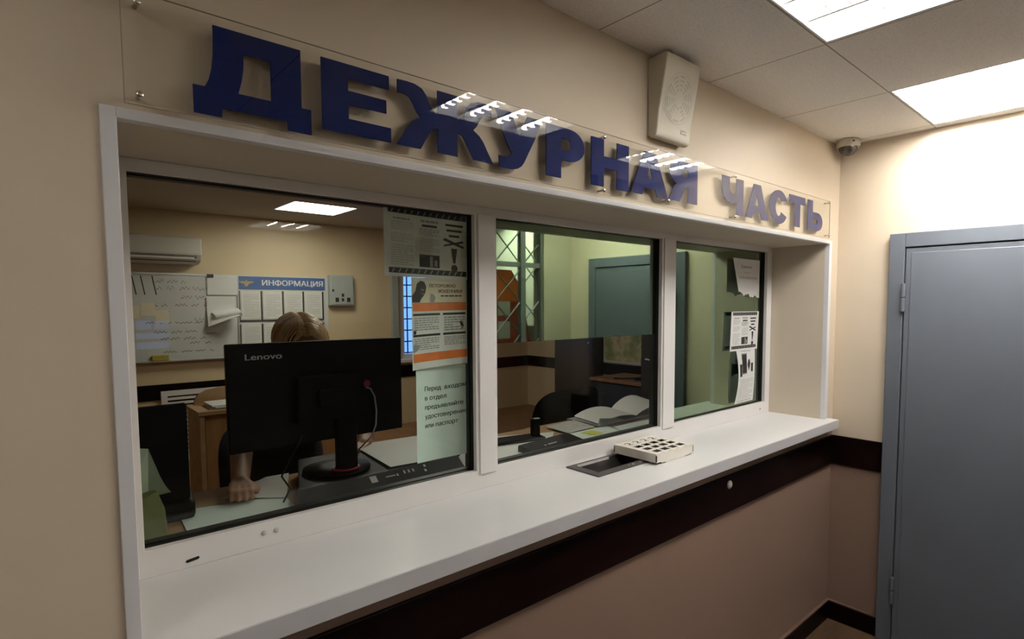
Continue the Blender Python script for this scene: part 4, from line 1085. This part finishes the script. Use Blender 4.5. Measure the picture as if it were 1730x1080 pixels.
# ------------------------------------------------------------------ the person behind the monitor
pe = thing('person', 'person with short blond hair sitting behind the black monitor, head bowed', 'person', (-2.34,1.42,FO))
HX, HY, HZ = -2.318, 1.26, 1.540           # head centre
def cap(mb, a, b, ra, rb, n=3):
    """tapered limb with rounded ends"""
    a = Vector(a); b = Vector(b); d = (b-a).normalized()
    pts = []; rs = []
    for k in range(6): t = PI/2*k/5; pts.append(a-d*ra*math.cos(t)); rs.append(max(ra*math.sin(t),.0008))
    for k in range(1,6): t = k/6; pts.append(a.lerp(b,t)); rs.append(ra+(rb-ra)*t)
    for k in range(6): t = PI/2*k/5; pts.append(b+d*rb*math.sin(t)); rs.append(max(rb*math.cos(t),.0008))
    mb.tube(pts, rs, seg=14)
def remesh(o, vox, sm=6):
    r = o.modifiers.new('remesh','REMESH'); r.mode = 'VOXEL'; r.voxel_size = vox; r.use_smooth_shade = True
    s = o.modifiers.new('smooth','SMOOTH'); s.factor = .5; s.iterations = sm
    return o
tilt = Matrix.Rotation(math.radians(22),3,'X')
def hp(x,y,z): return tuple(tilt@Vector((x,y,z))+Vector((HX,HY,HZ)))
mb = MB()
mb.ell(hp(0,.010,.015),(.074,.092,.100), R=tilt); mb.ell(hp(0,-.022,-.055),(.058,.066,.072), R=tilt); mb.ell(hp(0,-.055,-.092),(.030,.028,.026), R=tilt)
cap(mb, hp(0,-.083,.010), hp(0,-.098,-.028), .008, .011); mb.ell(hp(0,-.086,.022),(.05,.014,.012), R=tilt)
for sx in (-1,1):
    mb.ell(hp(sx*.076,.015,-.010),(.012,.022,.032), R=tilt); mb.ell(hp(sx*.036,-.060,-.034),(.024,.022,.022), R=tilt)
mb.ell(hp(0,-.082,-.058),(.026,.012,.007), R=tilt); mb.ell(hp(0,-.080,-.068),(.022,.012,.007), R=tilt)
cap(mb, (HX,HY+.06,HZ-.06), (HX,HY+.13,HZ-.20), .050, .058)
ch = (HX-.01, HY+.175, 1.235)
mb.ell((ch[0],ch[1],ch[2]),(.155,.105,.165)); mb.ell((ch[0],ch[1]+.04,1.03),(.145,.11,.17)); mb.ell((ch[0],ch[1]+.07,.90),(.18,.15,.11))
SR, SL = (ch[0]-.165,ch[1]-.01,1.335), (ch[0]+.165,ch[1]-.01,1.335)
ER, EL = (-2.585,1.16,1.175), (-2.065,1.20,1.165)
WR, WL = (-2.672,.845,1.128), (-2.185,.965,1.150)
for S,E_,W_ in ((SR,ER,WR),(SL,EL,WL)):
    cap(mb, S, E_, .050, .041); cap(mb, E_, W_, .041, .028)
for sx in (-1,1):
    cap(mb, (ch[0]+sx*.09,ch[1]+.06,.88), (ch[0]+sx*.11,1.05,.84), .085, .060); cap(mb, (ch[0]+sx*.11,1.05,.84), (ch[0]+sx*.11,1.10,FO+.09), .058, .042)
    cap(mb, (ch[0]+sx*.11,1.12,FO+.04), (ch[0]+sx*.12,.93,FO+.035), .035, .030)
def hand(mb, W_, fdir, side, zdesk):
    """palm, four curled fingers and thumb; fdir = pointing direction in plan, side = thumb side (+1 right of fdir)"""
    f = Vector((fdir[0],fdir[1],0)).normalized(); s = Vector((f.y,-f.x,0)); up = Vector((0,0,1)); W_ = Vector(W_)
    P0 = W_ + f*.015; P1 = W_ + f*.075 - up*.004
    for k in (-1.5,-.5,.5,1.5): cap(mb, P0+s*k*.012, P1+s*k*.019, .016, .0125)
    for k,(ln) in zip((-1.5,-.5,.5,1.5),(.8,.98,1.0,.86) if side > 0 else (.86,1.0,.98,.8)):
        a = P1+s*k*.019; b = a+f*.030*ln+up*.002; c_ = b+f*.018*ln-up*.017; d = c_-up*.012+f*.004
        d.z = max(d.z, zdesk+.009); c_.z = max(c_.z, zdesk+.010)
        cap(mb,a,b,.0098,.0090); cap(mb,b,c_,.0090,.0082); cap(mb,c_,d,.0082,.0074)
    a = W_+f*.030+s*side*.026; b = a+f*.030+s*side*.020-up*.010; c_ = b+f*.024-s*side*.004-up*.006
    b.z = max(b.z,zdesk+.011); c_.z = max(c_.z,zdesk+.010)
    cap(mb,a,b,.0125,.0105); cap(mb,b,c_,.0105,.0085)
hand(mb, WR, (-.22,-1), -1, 1.098); hand(mb, WL, (-.85,-.55), 1, 1.150)
body = remesh(mb.build('body', M_skin, pe, fixn=False), .0052, 5)
mb = MB()
mb.ell((ch[0],ch[1],ch[2]-.005),(.172,.122,.180)); mb.ell((ch[0],ch[1]+.04,1.03),(.163,.128,.18)); mb.ell((ch[0],ch[1]+.06,.93),(.185,.150,.10))
for S,E_ in ((SR,ER),(SL,EL)):
    q = tuple(Vector(S).lerp(Vector(E_),.68)); cap(mb, S, q, .064, .056)
cap(mb, (HX,HY+.115,HZ-.175), (HX,HY+.14,HZ-.22), .066, .085)
remesh(mb.build('shirt', M_shirt, pe, fixn=False), .008, 5)
mb = MB()
mb.ell((ch[0],ch[1]+.07,.885),(.192,.162,.105))
for sx in (-1,1):
    cap(mb, (ch[0]+sx*.09,ch[1]+.06,.88), (ch[0]+sx*.11,1.05,.84), .096, .071); cap(mb, (ch[0]+sx*.11,1.05,.84), (ch[0]+sx*.11,1.095,FO+.10), .068, .056)
remesh(mb.build('trousers', M_trouser, pe, fixn=False), .009, 4)
for sx in (-1,1):
    mb = MB(); mb.ell((ch[0]+sx*.115,1.03,FO+.045),(.045,.13,.042)); mb.box(ch[0]+sx*.115-.04,ch[0]+sx*.115+.04,.91,1.14,FO+.001,FO+.02); mb.build('shoe', M_mon, pe, smooth=True)
for sx in (-1,1):
    mb = MB(); mb.ell(hp(sx*.031,-.080,-.004),(.013,.009,.007), R=tilt, seg=12, rings=8); mb.build('eye', M_ink, pe, smooth=True)
# hair: a full cap swept from a side parting, with strands
mb = MB()
def hairpt(az, el, lift=0.0):
    rx,ry,rz = .105+lift,.112+lift,.118+lift
    p = Vector((rx*math.cos(el)*math.sin(az), -ry*math.cos(el)*math.cos(az)+.012, rz*math.sin(el)+.016))
    par = math.exp(-((p.x+.018)/.012)**2)*(.010 if p.y < .03 else .004)
    p.z -= par*max(0,math.sin(el)); p.z += .007*math.exp(-((p.x+.055)/.028)**2)*max(0,math.sin(el))
    return hp(*p)
NU, NV = 56, 20
def low(az):
    c_ = math.cos(az)
    return math.radians(34) if c_ > .72 else math.radians(34-70*min(1,(.72-c_)/.7))
mb.grid(lambda s,t: hairpt(s*2*PI, low(s*2*PI)+(PI/2-low(s*2*PI))*t, .003*math.sin(s*2*PI*19+6*t)*math.cos(t*1.4)), NU*2, NV)
mb.grid(lambda s,t: hairpt(s*2*PI, low(s*2*PI)+(PI/2-low(s*2*PI))*t, -.022), NU, NV)
mb.build('hair_cap', M_hair, pe, smooth=True, fixn=False)
mb = MB(); rnd = random.Random(5)
for k in range(190):
    x0 = -.018; y0 = rnd.uniform(-.085,.07); sg = 1 if rnd.random() < .62 else -1
    ln = rnd.uniform(.75,1.05); pts = []
    a0 = math.atan2(x0+.012*sg, -(y0-.012)) ; 
    for i in range(8):
        t = i/7*ln
        ang = t*1.75*sg
        rx,rz = .109+.004*rnd.random(), .121+.003*rnd.random()
        yy = (y0)*(1-.12*t) - .025*t*(1 if y0 < 0 else -1)
        sc_ = math.sqrt(max(.05,1-((yy-.012)/.122)**2))
        x = x0*(1-t) + rx*math.sin(ang)*sc_; z = rz*math.cos(ang)*sc_+.017 - (.008 if i == 0 else 0)
        pts.append(hp(x,yy,z))
    mb.tube(pts, [.0014,.0026,.003,.003,.0028,.0024,.0018,.0008], seg=5)
mb.build('hair_strands', M_hair, pe, smooth=True, fixn=False)
# chair of the person
office_chair('office_chair', 'black office chair the blond person sits on', -2.33, 1.52, 1.16, 0)
